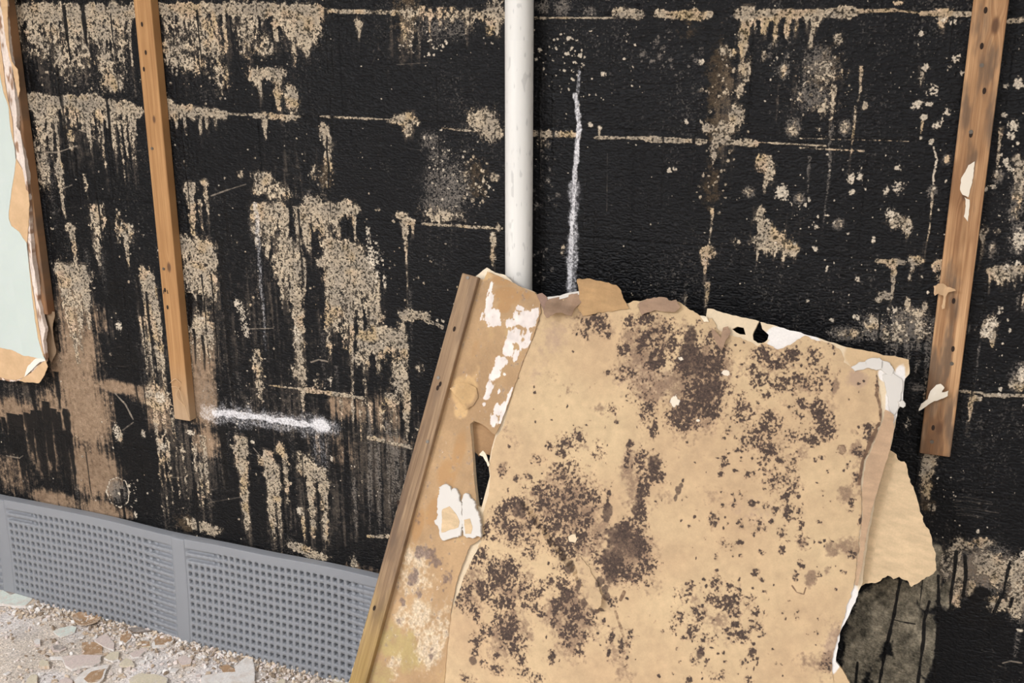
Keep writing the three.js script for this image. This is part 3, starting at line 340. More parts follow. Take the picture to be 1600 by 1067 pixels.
// ---------------------------------------------------------------- wood
function wood(seed, light, dark, o = {}) {         // grain runs along y; picture is 0.09 m x 1.6 m
  const W = 160, H = 2048, w = 0.09, h = 1.6, c = new Uint8Array(W * H * 4), s = new Uint8Array(W * H * 4);
  for (let j = 0; j < H; j++) for (let i = 0; i < W; i++) {
    const q = 4 * (j * W + i); let x = (i / W - 0.5) * w, y = j / H * h, knot = 0, bend = 0;
    for (const [kx, ky, kr] of o.knots || []) { const d = Math.hypot((x - kx) / kr, (y - ky) / (kr * 2.2)); knot = Math.max(knot, 1 - sstep(0.35, 1, d)); bend += (x - kx > 0 ? 1 : -1) * kr * 0.9 * Math.exp(-d * d * 0.5); }
    const g = fbm((x + bend) * 190 + seed, y * 5 + seed, 3), f = fbm((x + bend) * 900 + seed, y * 14, 2), st = fbm(x * 40 + seed * 3, y * 9 + seed, 3), weather = (o.weather || 0) * sstep(0.45, 0.75, fbm(x * 60 + 7 * seed, y * 14, 4));
    let t = clamp(0.5 + 1.35 * (0.62 * g + 0.38 * f - 0.5) + (st - 0.5) * 0.5); let r = lerp(light[0], dark[0], t), gg = lerp(light[1], dark[1], t), b = lerp(light[2], dark[2], t);
    const mix = (a, R2, G2, B2) => { r = lerp(r, R2, a); gg = lerp(gg, G2, a); b = lerp(b, B2, a); };
    mix(weather * 0.8, 104, 84, 66); mix(knot * 0.75, 78, 52, 34);
    if (o.extra) { const e = o.extra(x, y, g, f, st); if (e) mix(...e); }
    c[q] = r; c[q + 1] = gg; c[q + 2] = b; c[q + 3] = 255; s[q] = clamp(0.6 - 0.35 * g - 0.25 * f) * 255; s[q + 1] = 220; s[q + 3] = 255;
  }
  return new THREE.MeshStandardMaterial({ map: metric(tex(c, W, H, true), -w / 2, 0, w, h), bumpMap: metric(tex(s, W, H), -w / 2, 0, w, h), bumpScale: 0.0016, roughness: 0.82 });
}
function stripGeo(w, len, t, warp = 0, seed = 1) {  // base at y = 0, back at z = 0
  const g = new RoundedBoxGeometry(w, len, t, 2, 0.0022); g.translate(0, len / 2, t / 2);
  const n = new THREE.BoxGeometry(1, 1, 1); n.dispose();
  return uvXY(g);
}
const steel = new THREE.MeshStandardMaterial({ color: 0x6a6258, metalness: 0.8, roughness: 0.5 }), holeMat = plain(0x2a1c12, 0.95), scrapMat = plain(0xc7a57e, 0.9), paleMat = plain(0xe3d8c4, 0.92);
const nailGeo = new THREE.CylinderGeometry(0.0032, 0.0032, 0.0016, 14); nailGeo.rotateX(Math.PI / 2);
const holeGeo = new THREE.CylinderGeometry(0.0034, 0.0026, 0.0012, 12); holeGeo.rotateX(Math.PI / 2); holeGeo.scale(0.8, 1.5, 1);
function stripThing(label, a, b, bottom, t, mat, topY = 2.25) {   // a, b: its two front edges in the picture at the top
  const zf = t + 0.001, pa = onWall(...a, zf), pb = onWall(...b, zf), base = onWall(...bottom, zf);
  const o = thing('furring_strip', label, 'wooden strip', [(pa.x + pb.x) / 2, base.y, 0.001]);
  o.rotation.z = -Math.atan2((pa.x + pb.x) / 2 - base.x, pa.y - base.y) * 0 ;
  o.position.x = (pa.x + pb.x) / 2;
  part(o, 'strip', stripGeo(pb.x - pa.x, topY - base.y, t), mat);
  o.userData.front = t;
  return o;
}
function onStrip(o, name, geo, mat, u, v, dz = 0, label) { const p = onWall(u, v, o.position.z + o.userData.front); const m = part(o, name, geo, mat, label); m.position.set(p.x - o.position.x, p.y - o.position.y, o.userData.front + dz); return m; }
function scrap(o, name, px, mat, z, thick, height, label, amp = 0.0012) {   // torn bit of paper traced at depth z on the wall, child of o
  const pts = px.map(([u, v]) => { const p = onWall(u, v, z); return [p.x - o.position.x, p.y - o.position.y]; });
  const g = sheet(torn(pts, amp, 0.004, px[0][0]), thick, 0.006, height); const m = part(o, name, g, mat, label); m.position.z = z - o.position.z; return m;
}
{
  const l = stripThing('brown weathered wooden strip half hidden behind the torn mint plasterboard', [-14, 0], [10, 0], [66, 491], 0.024, wood(3, [170, 130, 92], [112, 76, 48], { weather: 0.9 }));
  scrap(l, 'paper_scrap', [[70, 484], [84, 488], [84, 510], [88, 545], [82, 566], [76, 552], [70, 520]], plain(0x8a7258, 0.92), 0.012, 0.0012, (x, y) => 0.004 * Math.sin(x * 160 + y * 40));
  const m = stripThing('clean orange-brown narrow wooden strip on the left half of the black wall', [208, 0], [235, 0], [276, 655], 0.024, wood(9, [192, 148, 98], [146, 103, 60], { knots: [[0.004, 0.36, 0.007], [-0.006, 0.98, 0.006], [0.002, 0.68, 0.005]], extra: (x, y, g, f, st) => y < 0.16 ? [0.8 * sstep(0.16, 0.0, y) * sstep(0.3, 0.6, st + 0.2), 178, 152, 122] : null }));
  for (const [u, v] of [[222, 38], [228, 82], [225, 108], [258, 453], [262, 480]]) onStrip(m, 'nail_hole', holeGeo, holeMat, u, v, 0.0001);
  for (const [u, v] of [[238, 232], [256, 420]]) onStrip(m, 'nail', nailGeo, steel, u, v, 0.0006);
  for (const s of [-1, 1]) { const st = new RoundedBoxGeometry(0.001, 0.008, 0.003, 1, 0.0004); const q = onStrip(m, 'staple', st, steel, 259 + s * 3, 456, 0.0005); q.rotation.z = 0.1 * s; }
  for (const pts of [[[268, 604], [278, 606], [284, 620], [296, 656]], [[266, 598], [274, 592], [282, 598]], [[280, 604], [276, 618], [288, 634]]]) {
    const c = new THREE.CatmullRomCurve3(pts.map(([u, v]) => { const p = onWall(u, v, 0.029 + 0.004 * vn(u * 0.3, v)); return new THREE.Vector3(p.x - m.position.x, p.y - m.position.y, p.z - m.position.z); }));
    part(m, 'wood_splinter', new THREE.TubeGeometry(c, 12, 0.0009, 5), plain(0xc8a67e, 0.9));
  }
  const r = stripThing('wide stained wooden strip with paper scraps beside the right end of the leaning board', [1521, 0], [1577, 0], [1457, 711], 0.019, wood(21, [214, 172, 126], [132, 92, 58], { weather: 1, knots: [[0.01, 0.71, 0.008], [-0.004, 0.45, 0.006], [0.002, 0.05, 0.007]], extra: (x, y, g, f, st) => [0.5 * sstep(0.5, 0.7, st) * sstep(0.75, 0.3, y), 100, 66, 38] }));
  for (const [u, v] of [[1534, 72], [1538, 142], [1490, 470], [1489, 545], [1458, 668], [1540, 16], [1517, 210]]) onStrip(r, 'nail_hole', holeGeo, holeMat, u, v, 0.0001);
  for (const [u, v] of [[1534, 102], [1487, 568], [1456, 690], [1517, 206]]) onStrip(r, 'nail', nailGeo, steel, u, v, 0.0006);
  scrap(r, 'splintered_patch', [[1513, 258], [1523, 252], [1521, 274], [1517, 292], [1513, 308], [1504, 304], [1500, 296], [1502, 278]], paleMat, 0.0202, 0.0012, (x, y) => 0.0006 * vn(x * 500, y * 200), 'pale freshly splintered wood');
  scrap(r, 'splintered_patch', [[1507, 308], [1515, 312], [1514, 328], [1512, 346], [1506, 338], [1509, 322]], paleMat, 0.0202, 0.0010, null, 'pale freshly splintered wood');
  const curl = (cx, k) => (x, y) => 0.003 + 0.014 * vn(x * 70 + k, y * 70) + 0.1 * Math.abs(x) * 0.15;
  scrap(r, 'paper_scrap', [[1459, 444], [1466, 440], [1474, 441], [1480, 446], [1492, 448], [1494, 451], [1482, 455], [1478, 462], [1476, 479], [1472, 480], [1474, 460], [1466, 455], [1461, 458]], scrapMat, 0.0205, 0.001, curl(0, 3));
  scrap(r, 'paper_scrap', [[1463, 598], [1470, 596], [1476, 602], [1472, 610], [1482, 608], [1481, 616], [1468, 622], [1460, 624], [1452, 628], [1436, 638], [1440, 626], [1450, 620], [1454, 608]], paleMat, 0.0205, 0.0012, curl(0, 9), 'crumpled pale paper scrap');
  const g = r.children.find(c => c.name === 'paper_scrap'); g.userData.label = 'tan curled paper scrap';
}
// ---------------------------------------------------------------- white pipe
{
  const z = 0.034, a = onWall(790, 0, z), b = onWall(833, 0, z), rad = (b.x - a.x) / 2 * 0.985;
  const o = thing('drain_pipe', 'white plastic pipe running down the black wall behind the leaning board', 'pipe', [(a.x + b.x) / 2, 0, z]);
  const S = 256, c = new Uint8Array(S * S * 4); for (let j = 0; j < S; j++) for (let i = 0; i < S; i++) { const q = 4 * (j * S + i), n = fbm(i * 0.06, j * 0.014, 3), k = sstep(0.72, 0.8, fbm(i * 0.1 + 9, j * 0.1, 2)) * 0.35, v = 1 - 0.05 * n - 0.25 * k; c[q] = 231 * v; c[q + 1] = 228 * v; c[q + 2] = 220 * v; c[q + 3] = 255; }
  const t = tex(c, S, S, true); t.repeat.set(1, 5);
  const g = new THREE.CylinderGeometry(rad, rad, 2.4, 40, 24, true); g.translate(0, 1.2, 0);
  part(o, 'tube', g, new THREE.MeshStandardMaterial({ map: t, roughness: 0.42, side: THREE.DoubleSide }));
  const clipMat = plain(0xd9d6cd, 0.5);
  for (const y of [0.35, 1.95]) { const cg = new THREE.TorusGeometry(rad + 0.002, 0.0025, 8, 30); cg.scale(1, 1, 4); cg.rotateX(Math.PI / 2); cg.translate(0, y, 0); part(o, 'pipe_clip', cg, clipMat); }
}
// ---------------------------------------------------------------- mint plasterboard, torn off at its right and lower edge
{
  const Z = 0.0375, p0 = onWall(0, 300, Z), o = thing('mint_plasterboard', 'mint green painted plasterboard with torn brown paper edges at the left', 'plasterboard', [p0.x, 0.5, 0]);
  const S = 256, tx = (fn) => { const c = new Uint8Array(S * S * 4); for (let j = 0; j < S; j++) for (let i = 0; i < S; i++) { const q = 4 * (j * S + i), v = fn(i / S * 0.5, j / S * 0.5); c[q] = clamp(v[0], 0, 255); c[q + 1] = clamp(v[1], 0, 255); c[q + 2] = clamp(v[2], 0, 255); c[q + 3] = 255; } return metric(tex(c, S, S, true), 0, 0, 0.5, 0.5); };
  const core = new THREE.MeshStandardMaterial({ map: tx((x, y) => { const n = fbm(x * 60, y * 24, 4), f = vn(x * 400, y * 400), k = sstep(0.56, 0.7, fbm(x * 90 + 3, y * 30, 3)); return [lerp(222, 150, k) * (0.8 + 0.25 * n + 0.1 * f), lerp(206, 118, k) * (0.8 + 0.25 * n + 0.1 * f), lerp(192, 94, k) * (0.8 + 0.25 * n + 0.1 * f)]; }), roughness: 0.95 });
  const mint = new THREE.MeshStandardMaterial({ map: tx((x, y) => { const n = fbm(x * 14, y * 14, 3); return [196 + 6 * n, 206 + 4 * n, 197 + 5 * n]; }), roughness: 0.55 });
  const brown = new THREE.MeshStandardMaterial({ map: tx((x, y) => { const n = fbm(x * 40, y * 40, 3), f = vn(x * 300, y * 300); return [190 + 26 * n + 6 * f, 156 + 24 * n + 6 * f, 116 + 22 * n + 6 * f]; }), roughness: 0.9 });
  const trace = (px, z) => px.map(([u, v]) => { const p = onWall(u, v, z); return [p.x - o.position.x, p.y - o.position.y]; });
  const top = trace([[-10, -10]], Z)[0], L = [-0.42, 1.7], LB = y => [-0.42, y];
  const outer = [[10, -60], [13, 0], [15, 40], [21, 90], [24, 112], [28, 150], [31, 180], [30, 205], [40, 240], [47, 270], [49, 310], [52, 360], [56, 400], [60, 424], [64, 470], [70, 495], [75, 514], [72, 530], [76, 556], [74, 564], [60, 580], [40, 592], [20, 595], [0, 590]];
  const mk = (name, px, z, thick, mat, amp, h, label) => { const pts = trace(px, z), t0 = pts[0][0], poly = [[-0.42, pts[pts.length - 1][1] + 0.02], [-0.42, 1.6], [t0, 1.6], ...pts]; const g = sheet(torn(poly, amp, 0.005, px.length * 7 + z * 999, i => i < 2), thick, 0.012, h); const q = part(o, name, g, mat, label); q.position.z = z; return q; };
  mk('gypsum_core', outer, 0.0262, 0.0095, core, 0.002, (x, y) => -0.0015 * vn(x * 120, y * 120));
  mk('brown_paper', [[-4, -60], [0, 60], [10, 140], [20, 190], [24, 246], [34, 262], [42, 280], [46, 310], [46, 340], [44, 362], [42, 386], [50, 440], [56, 480], [64, 530], [70, 561], [62, 566], [54, 572], [46, 580], [38, 589], [28, 593], [14, 593], [0, 589]], 0.0358, 0.0008, brown, 0.0014, (x, y) => 0.0006 * vn(x * 60, y * 60), 'bare brown paper under the mint paint');
  mk('painted_face', [[-14, -60], [-8, 20], [-3, 90], [1, 122], [6, 146], [13, 165], [17, 205], [23, 230], [25, 250], [22, 275], [18, 300], [14, 330], [14, 342], [18, 353], [30, 362], [36, 372], [42, 380], [44, 400], [47, 430], [50, 460], [55, 500], [60, 530], [67, 555], [71, 562], [60, 560], [45, 556], [38, 556], [30, 552], [20, 547], [0, 543]], 0.0369, 0.0008, mint, 0.0008, null);
  const bit = (name, px, z, thick, mat, amp, h, label) => { const q = part(o, name, sheet(torn(trace(px, z), amp, 0.004, px[0][0] + px[0][1]), thick, 0.006, h), mat, label); q.position.z = z; };
  bit('torn_paper', [[0, -20], [12, -20], [14, 60], [20, 96], [29, 108], [32, 140], [29, 152], [22, 112], [10, 66]], 0.039, 0.0008, brown, 0.0015, (x, y) => 0.003 * vn(x * 90, y * 30));
  bit('torn_paper', [[26, 196], [32, 205], [40, 250], [46, 300], [42, 296], [34, 250]], 0.039, 0.0008, core, 0.0012, (x, y) => 0.003 * vn(x * 90, y * 30));
  bit('torn_paper', [[46, 372], [50, 380], [52, 410], [56, 424], [58, 450], [52, 430], [48, 400]], 0.039, 0.0008, core, 0.0012, (x, y) => 0.003 * vn(x * 90, y * 30));
  bit('torn_paper', [[72, 562], [76, 572], [68, 590], [62, 598], [40, 597], [30, 594], [50, 582], [62, 570]], 0.0368, 0.0009, brown, 0.0012, (x, y) => -0.012 * sstep(0, 0.05, x - 0.09) + 0.002 * vn(x * 90, y * 90), 'folded flap of torn brown paper');
  bit('gypsum_crumb', [[44, 572], [56, 560], [66, 560], [72, 563], [62, 566], [52, 576], [44, 584], [38, 590]], 0.0372, 0.0016, plain(0xe8e2d4, 0.95), 0.001, null, 'white broken gypsum');
}
// ---------------------------------------------------------------- the mouldy plasterboard that leans on the pipe and the wall
{
  const lean = THREE.MathUtils.degToRad(20), turn = THREE.MathUtils.degToRad(3);
  const N = new THREE.Vector3(Math.cos(lean) * Math.sin(turn), Math.sin(lean), Math.cos(lean) * Math.cos(turn)), P0 = onWall(850, 480, 0.09);
  const onPlane = (u, v, h = 0) => { const d = ray(u, v), t = (N.dot(P0) + h - N.dot(camera.position)) / N.dot(d); return new THREE.Vector3().copy(d).multiplyScalar(t).add(camera.position); };
  const TL = onPlane(735, 430), TR = onPlane(1415, 560), U = TR.clone().sub(TL).normalize(), V = N.clone().cross(U);
  const O = TL.clone().addScaledVector(V, -(TL.y - 0.004) / V.y);        // foot of the board on the floor
  const o = thing('leaning_plasterboard', 'large mouldy tan plasterboard with a wooden batten, leaning against the black wall and white pipe', 'plasterboard', O.toArray());
  o.quaternion.setFromRotationMatrix(new THREE.Matrix4().makeBasis(U, V, N));
  const pp = (u, v, h = 0) => { const p = onPlane(u, v, h).addScaledVector(N, 0).sub(O); return [p.dot(U), p.dot(V)]; };
  const trace = (px, h = 0) => px.map(([u, v]) => pp(u, v, h));
  const foot = x => [x, (0.003 - O.y - x * U.y) / V.y];                    // where the board's plane meets the floor
  const put = (name, geo, mat, h, label) => { const m = part(o, name, geo, mat, label); m.position.z = h; return m; };
  const tornSheet = (name, px, h, thick, mat, amp, edge, height, label, seed = 5) => put(name, sheet(torn(trace(px, h), amp, 0.0045, seed + px[0][0]), thick, edge, height), mat, h, label);

  // pictures in the board's own metres
  const X0 = -0.06, Y0 = -0.12, PW = 1.0, PH = 1.22;
  function boardPicture(W, H, marks, shade) {
    const F = {}, c = new Uint8Array(W * H * 4), s = new Uint8Array(W * H * 4);
    for (const k in marks) { F[k] = new Field(W, H, X0, Y0, PW, PH); for (const m of marks[k]) F[k].stamp(m); }
    const px = { r: 0, g: 0, b: 0, h: 0 };
    for (let j = 0; j < H; j++) for (let i = 0; i < W; i++) {
      const q = j * W + i; shade(px, X0 + (i + 0.5) / W * PW, Y0 + (j + 0.5) / H * PH, k => F[k].d[q]);
      c[4 * q] = clamp(px.r, 0, 255); c[4 * q + 1] = clamp(px.g, 0, 255); c[4 * q + 2] = clamp(px.b, 0, 255); c[4 * q + 3] = 255; s[4 * q] = clamp(px.h) * 255; s[4 * q + 1] = 225; s[4 * q + 3] = 255;
    }
    return new THREE.MeshStandardMaterial({ map: metric(tex(c, W, H, true), X0, Y0, PW, PH), bumpMap: metric(tex(s, W, H), X0, Y0, PW, PH), bumpScale: 0.0016, roughness: 0.88 });
  }
  const mixer = px => (a, r, g, b) => { px.r += (r - px.r) * a; px.g += (g - px.g) * a; px.b += (b - px.b) * a; };
  const marksOf = (...names) => { const M = Object.fromEntries(names.map(n => [n, []])); return [M, (k, u, v, ru, rv, d = 0.8, rot) => { const [x, y] = pp(u, v), [x1, y1] = pp(u + 1, v), [x2, y2] = pp(u, v + 1); M[k].push({ k: 'blob', x, y, rx: ru * Math.hypot(x1 - x, y1 - y), ry: rv * Math.hypot(x2 - x, y2 - y), d }); }, (k, pts, w, d = 0.9) => { const a = pp(...pts[0]), b = pp(pts[0][0] + 1, pts[0][1]); M[k].push({ k: 'line', p: pts.map(p => pp(...p)), w: w * Math.hypot(b[0] - a[0], b[1] - a[1]), d }); }]; };

  // --- front paper with its mould, and the shade of the tear hollows painted in
  const [FM, mb, ml] = marksOf('mould', 'stain', 'mouldAndShade', 'line', 'white', 'lilac', 'dampbrown');
  const M = (...a) => mb('mould', ...a), S = (...a) => mb('stain', ...a), X = (...a) => mb('mouldAndShade', ...a);
  M(930, 500, 24, 16, 0.9); M(938, 516, 14, 12, 0.8); M(912, 520, 12, 10, 0.55); S(925, 505, 34, 26, 0.45); M(902, 520, 8, 6, 0.7); M(922, 530, 8, 5, 0.75); M(952, 524, 5, 6, 0.8);
  M(985, 502, 12, 14, 0.85); M(1012, 500, 18, 16, 0.82); M(1040, 512, 16, 20, 0.7); M(1020, 530, 26, 26, 0.82); M(1025, 560, 20, 30, 0.9); M(1048, 545, 14, 30, 0.75); M(1005, 545, 10, 20, 0.8); S(1020, 535, 44, 56, 0.75); M(975, 545, 12, 12, 0.8); M(982, 580, 22, 12, 0.7); M(950, 582, 6, 5, 0.85); M(972, 590, 10, 8, 0.7); S(985, 575, 30, 26, 0.5); M(1015, 610, 26, 30, 0.5); S(1020, 605, 40, 40, 0.5); M(1012, 645, 14, 26, 0.82); M(1020, 672, 7, 18, 0.9);
  X(1078, 530, 10, 30, 0.9); X(1076, 555, 20, 26, 0.95); X(1092, 570, 14, 22, 0.85); M(1080, 560, 30, 46, 0.95); M(1110, 580, 26, 40, 0.95); M(1120, 560, 18, 26, 0.92); M(1112, 530, 12, 14, 0.85); M(1100, 610, 42, 36, 0.98); X(1110, 610, 24, 24, 0.6); M(1085, 640, 44, 26, 0.98); M(1070, 660, 34, 18, 0.96); M(1045, 650, 10, 16, 0.85); S(1090, 600, 56, 80, 0.95); X(1060, 650, 14, 16, 0.6); S(1130, 560, 14, 40, 0.7);
  M(985, 695, 6, 8, 0.95); M(980, 720, 5, 18, 0.75); M(1018, 735, 18, 26, 0.99); X(1022, 728, 14, 20, 0.85); M(1030, 745, 12, 14, 0.95); M(1000, 720, 12, 24, 0.85); M(1005, 760, 12, 30, 0.95); X(996, 790, 10, 26, 0.7); M(1000, 800, 12, 34, 0.99); X(950, 800, 9, 16, 0.98); M(950, 780, 5, 18, 0.9); M(985, 830, 26, 24, 0.95); X(968, 838, 26, 22, 0.9); X(985, 855, 26, 20, 0.75); M(1000, 855, 24, 24, 0.95); X(955, 870, 20, 24, 0.75); M(1010, 880, 20, 22, 0.85); M(985, 895, 26, 20, 0.9); M(960, 885, 24, 24, 0.9); S(980, 860, 50, 60, 0.85); S(985, 740, 22, 60, 0.6); M(1012, 912, 8, 8, 0.85); X(938, 908, 8, 10, 0.95); X(946, 920, 6, 8, 1); X(955, 900, 10, 16, 0.95); X(966, 872, 10, 20, 0.95); X(892, 886, 8, 14, 0.9); X(929, 953, 9, 5, 1); X(914, 940, 6, 10, 0.8); X(905, 915, 6, 14, 0.8); X(948, 932, 7, 10, 0.9); X(958, 880, 14, 20, 0.7); X(940, 952, 8, 3, 0.9); M(955, 940, 10, 10, 0.9); X(880, 870, 8, 10, 0.7); X(868, 852, 6, 10, 0.6); M(860, 845, 10, 14, 0.8);  // dark X blobs around the flap paint the shade of the V-shaped tear hollow
  M(885, 690, 22, 12, 0.72); M(905, 682, 10, 12, 0.8); M(876, 708, 12, 8, 0.92); M(840, 718, 10, 9, 0.7); M(858, 695, 6, 8, 0.6); M(935, 705, 12, 16, 0.55); M(955, 640, 10, 10, 0.5); S(950, 645, 26, 14, 0.4); M(963, 660, 4, 4, 0.85);
  M(890, 745, 36, 24, 0.66); M(855, 770, 30, 20, 0.8); M(905, 775, 26, 34, 0.82); M(845, 790, 20, 14, 0.92); M(880, 800, 40, 22, 0.88); M(860, 820, 30, 18, 0.8); M(915, 810, 20, 22, 0.85); M(905, 840, 36, 22, 0.8); M(880, 845, 30, 20, 0.72); M(917, 818, 9, 12, 0.98); M(935, 870, 14, 20, 0.6); S(885, 790, 70, 60, 0.62); S(920, 830, 60, 50, 0.65); M(880, 860, 26, 14, 0.7); M(930, 775, 14, 20, 0.75); M(825, 745, 8, 8, 0.8); M(820, 760, 10, 6, 0.7); M(832, 722, 6, 6, 0.6);
  X(812, 795, 13, 18, 0.98); M(808, 790, 20, 20, 0.95); M(785, 800, 18, 18, 0.85); M(775, 815, 10, 14, 0.9); M(762, 825, 6, 18, 0.95); M(800, 830, 28, 26, 0.8); M(825, 850, 20, 30, 0.6); M(830, 812, 16, 14, 0.8); S(805, 815, 40, 40, 0.55); M(806, 748, 7, 6, 0.95); M(786, 735, 9, 12, 0.6); S(786, 732, 8, 14, 0.7); M(770, 840, 5, 6, 0.95);  // first X blob paints the dark of the folded hollow
  M(750, 870, 14, 16, 0.95); M(735, 880, 14, 20, 0.72); M(770, 890, 14, 26, 0.95); M(785, 905, 24, 24, 0.98); M(760, 920, 20, 20, 0.97); X(750, 920, 8, 12, 0.8); M(800, 890, 20, 26, 0.9); M(725, 925, 16, 24, 0.82); M(730, 945, 20, 16, 0.75); M(712, 935, 10, 20, 0.7); M(785, 940, 24, 16, 0.95); M(815, 915, 22, 24, 0.82); M(830, 930, 14, 20, 0.85); M(845, 920, 8, 20, 0.88); M(838, 950, 14, 10, 0.85); M(845, 960, 8, 8, 0.8); M(820, 945, 10, 8, 0.85); S(735, 920, 30, 40, 0.75); S(790, 910, 50, 40, 0.55);
  M(746, 965, 5, 12, 0.9); M(760, 985, 16, 14, 0.92); M(745, 1000, 10, 14, 0.9); M(742, 1018, 8, 10, 0.96); X(740, 1032, 8, 7, 0.95); M(755, 1035, 8, 8, 0.6); M(795, 985, 18, 30, 0.92); M(780, 965, 14, 16, 0.85); M(805, 1005, 20, 24, 0.85); M(775, 1025, 6, 10, 0.9); M(780, 1045, 14, 10, 0.7); M(815, 1030, 8, 18, 0.7); S(800, 990, 30, 50, 0.75); M(725, 1055, 8, 8, 0.7); M(735, 1062, 16, 8, 0.5); M(862, 1025, 6, 12, 0.9); M(840, 1060, 14, 12, 0.65); M(815, 1050, 20, 10, 0.6);
  M(885, 920, 18, 20, 0.95); X(884, 930, 12, 18, 0.7); M(870, 945, 10, 20, 0.9); M(895, 955, 24, 20, 0.95); M(920, 965, 14, 16, 0.9); M(890, 985, 22, 20, 0.92); M(865, 970, 8, 14, 0.85); M(915, 990, 12, 14, 0.85); M(885, 1005, 12, 12, 0.75); M(905, 1015, 10, 16, 0.8); S(890, 965, 44, 50, 0.85); S(880, 1010, 34, 30, 0.5); M(878, 890, 14, 16, 0.8); M(860, 905, 8, 12, 0.85);
  M(957, 995, 5, 14, 0.97); M(952, 1018, 3, 12, 0.9); M(972, 1008, 8, 20, 0.75); M(985, 995, 6, 20, 0.6); M(945, 968, 3, 6, 0.95); M(980, 1030, 3, 14, 0.85); S(970, 1005, 20, 34, 0.4); ml('line', [[962, 955], [972, 985], [980, 1010]], 5, 0.55); ml('line', [[976, 925], [970, 937]], 5, 0.85);
  X(1060, 766, 5, 10, 0.98); X(1064, 758, 4, 5, 0.9); X(1056, 777, 3, 7, 0.9); M(1067, 781, 2.5, 3, 0.85);
  M(1190, 555, 26, 14, 0.85); M(1212, 570, 24, 12, 0.9); M(1235, 555, 24, 12, 0.78); M(1190, 590, 26, 18, 0.82); M(1222, 600, 26, 16, 0.88); M(1255, 592, 26, 14, 0.85); M(1275, 600, 14, 20, 0.75); M(1195, 615, 16, 10, 0.7); M(1270, 565, 16, 24, 0.7); M(1290, 575, 10, 18, 0.55); M(1178, 580, 10, 14, 0.7); M(1285, 540, 20, 8, 0.4); S(1225, 580, 60, 40, 0.36); M(1300, 605, 3, 9, 0.8); S(1305, 605, 6, 12, 0.75); M(1310, 582, 3, 6, 0.7);
  M(1255, 630, 12, 10, 0.9); M(1280, 640, 18, 20, 0.86); M(1300, 650, 6, 8, 0.9); M(1290, 665, 20, 16, 0.8); M(1250, 650, 12, 8, 0.7); M(1200, 650, 20, 12, 0.85); M(1157, 635, 9, 22, 0.92); M(1160, 655, 14, 12, 0.93); M(1137, 672, 6, 9, 0.9); M(1170, 640, 6, 12, 0.7); M(1198, 672, 26, 22, 0.88); M(1185, 690, 18, 14, 0.9); M(1200, 700, 20, 14, 0.92); M(1215, 665, 14, 16, 0.85); M(1235, 680, 26, 12, 0.6); M(1268, 686, 18, 10, 0.95); M(1290, 680, 14, 12, 0.75); M(1160, 703, 12, 8, 0.93); M(1165, 690, 14, 14, 0.75); M(1130, 722, 4, 18, 0.82); M(1126, 740, 5, 5, 0.9); S(1205, 685, 46, 34, 0.42);
  M(1195, 718, 12, 8, 0.72); M(1220, 720, 14, 8, 0.85); M(1238, 728, 10, 16, 0.8); M(1172, 742, 14, 8, 0.72); M(1200, 745, 14, 14, 0.5); M(1220, 755, 18, 22, 0.66); M(1240, 760, 9, 20, 0.72); S(1215, 755, 34, 26, 0.35); M(1226, 778, 12, 10, 0.93); M(1177, 786, 8, 7, 0.95); M(1160, 770, 8, 8, 0.55); M(1130, 790, 4, 4, 0.9); M(1146, 790, 4, 4, 0.9); M(1198, 790, 6, 6, 0.75); M(1212, 795, 6, 9, 0.9); M(1232, 802, 8, 18, 0.95); M(1250, 800, 6, 8, 0.72); M(1222, 832, 10, 10, 0.93); M(1115, 815, 9, 16, 0.9); M(1158, 817, 6, 8, 0.9); M(1205, 815, 4, 4, 0.9); M(1180, 820, 16, 12, 0.35); M(1252, 820, 5, 12, 0.75); M(1255, 845, 12, 12, 0.5); S(1254, 848, 12, 12, 0.6); M(1135, 850, 12, 8, 0.55); M(1157, 848, 6, 6, 0.9); M(1222, 858, 6, 8, 0.9); M(1190, 862, 5, 4, 0.8); M(1120, 868, 3, 8, 0.7);
  M(1358, 668, 12, 10, 0.95); M(1355, 682, 10, 10, 0.95); M(1372, 668, 6, 10, 0.95); X(1362, 686, 7, 6, 0.85); S(1315, 703, 9, 9, 0.75); ml('line', [[1308, 703], [1311, 696], [1319, 696], [1322, 704], [1316, 710], [1309, 706]], 2.4, 0.6); S(1340, 705, 16, 14, 0.7); M(1340, 705, 10, 12, 0.7); M(1352, 710, 6, 10, 0.8); M(1337, 745, 8, 18, 0.62); S(1338, 748, 10, 20, 0.55); S(1318, 772, 20, 16, 0.72); M(1330, 785, 6, 14, 0.6); S(1345, 772, 8, 10, 0.7); M(1345, 812, 4, 9, 0.97); S(1330, 855, 30, 20, 0.72); M(1333, 866, 8, 6, 0.94); S(1302, 855, 14, 14, 0.7); S(1293, 890, 8, 10, 0.7); M(1252, 882, 7, 7, 0.75); M(1242, 900, 5, 10, 0.9); ml('line', [[1238, 915], [1245, 925], [1256, 928], [1259, 918]], 2.5, 0.85); S(1267, 902, 8, 14, 0.75); M(1280, 898, 5, 5, 0.9); M(1316, 893, 6, 4, 0.7); M(1180, 895, 8, 8, 0.7);
  mb('lilac', 1342, 592, 18, 16, 0.85); mb('lilac', 1300, 1010, 14, 40, 0.75); M(1292, 1035, 10, 14, 0.7); S(1292, 1035, 14, 18, 0.75); mb('lilac', 1180, 800, 40, 40, 0.35); mb('lilac', 1020, 590, 60, 40, 0.5); mb('lilac', 868, 530, 24, 34, 0.6); mb('lilac', 846, 560, 16, 50, 0.4);
  ml('line', [[1372, 598], [1370, 618], [1377, 640], [1377, 655]], 6, 0.75); ml('line', [[1374, 662], [1360, 690], [1348, 722], [1343, 755]], 6, 0.9); M(1371, 600, 5, 16, 0.9); M(1376, 648, 4, 12, 0.8);
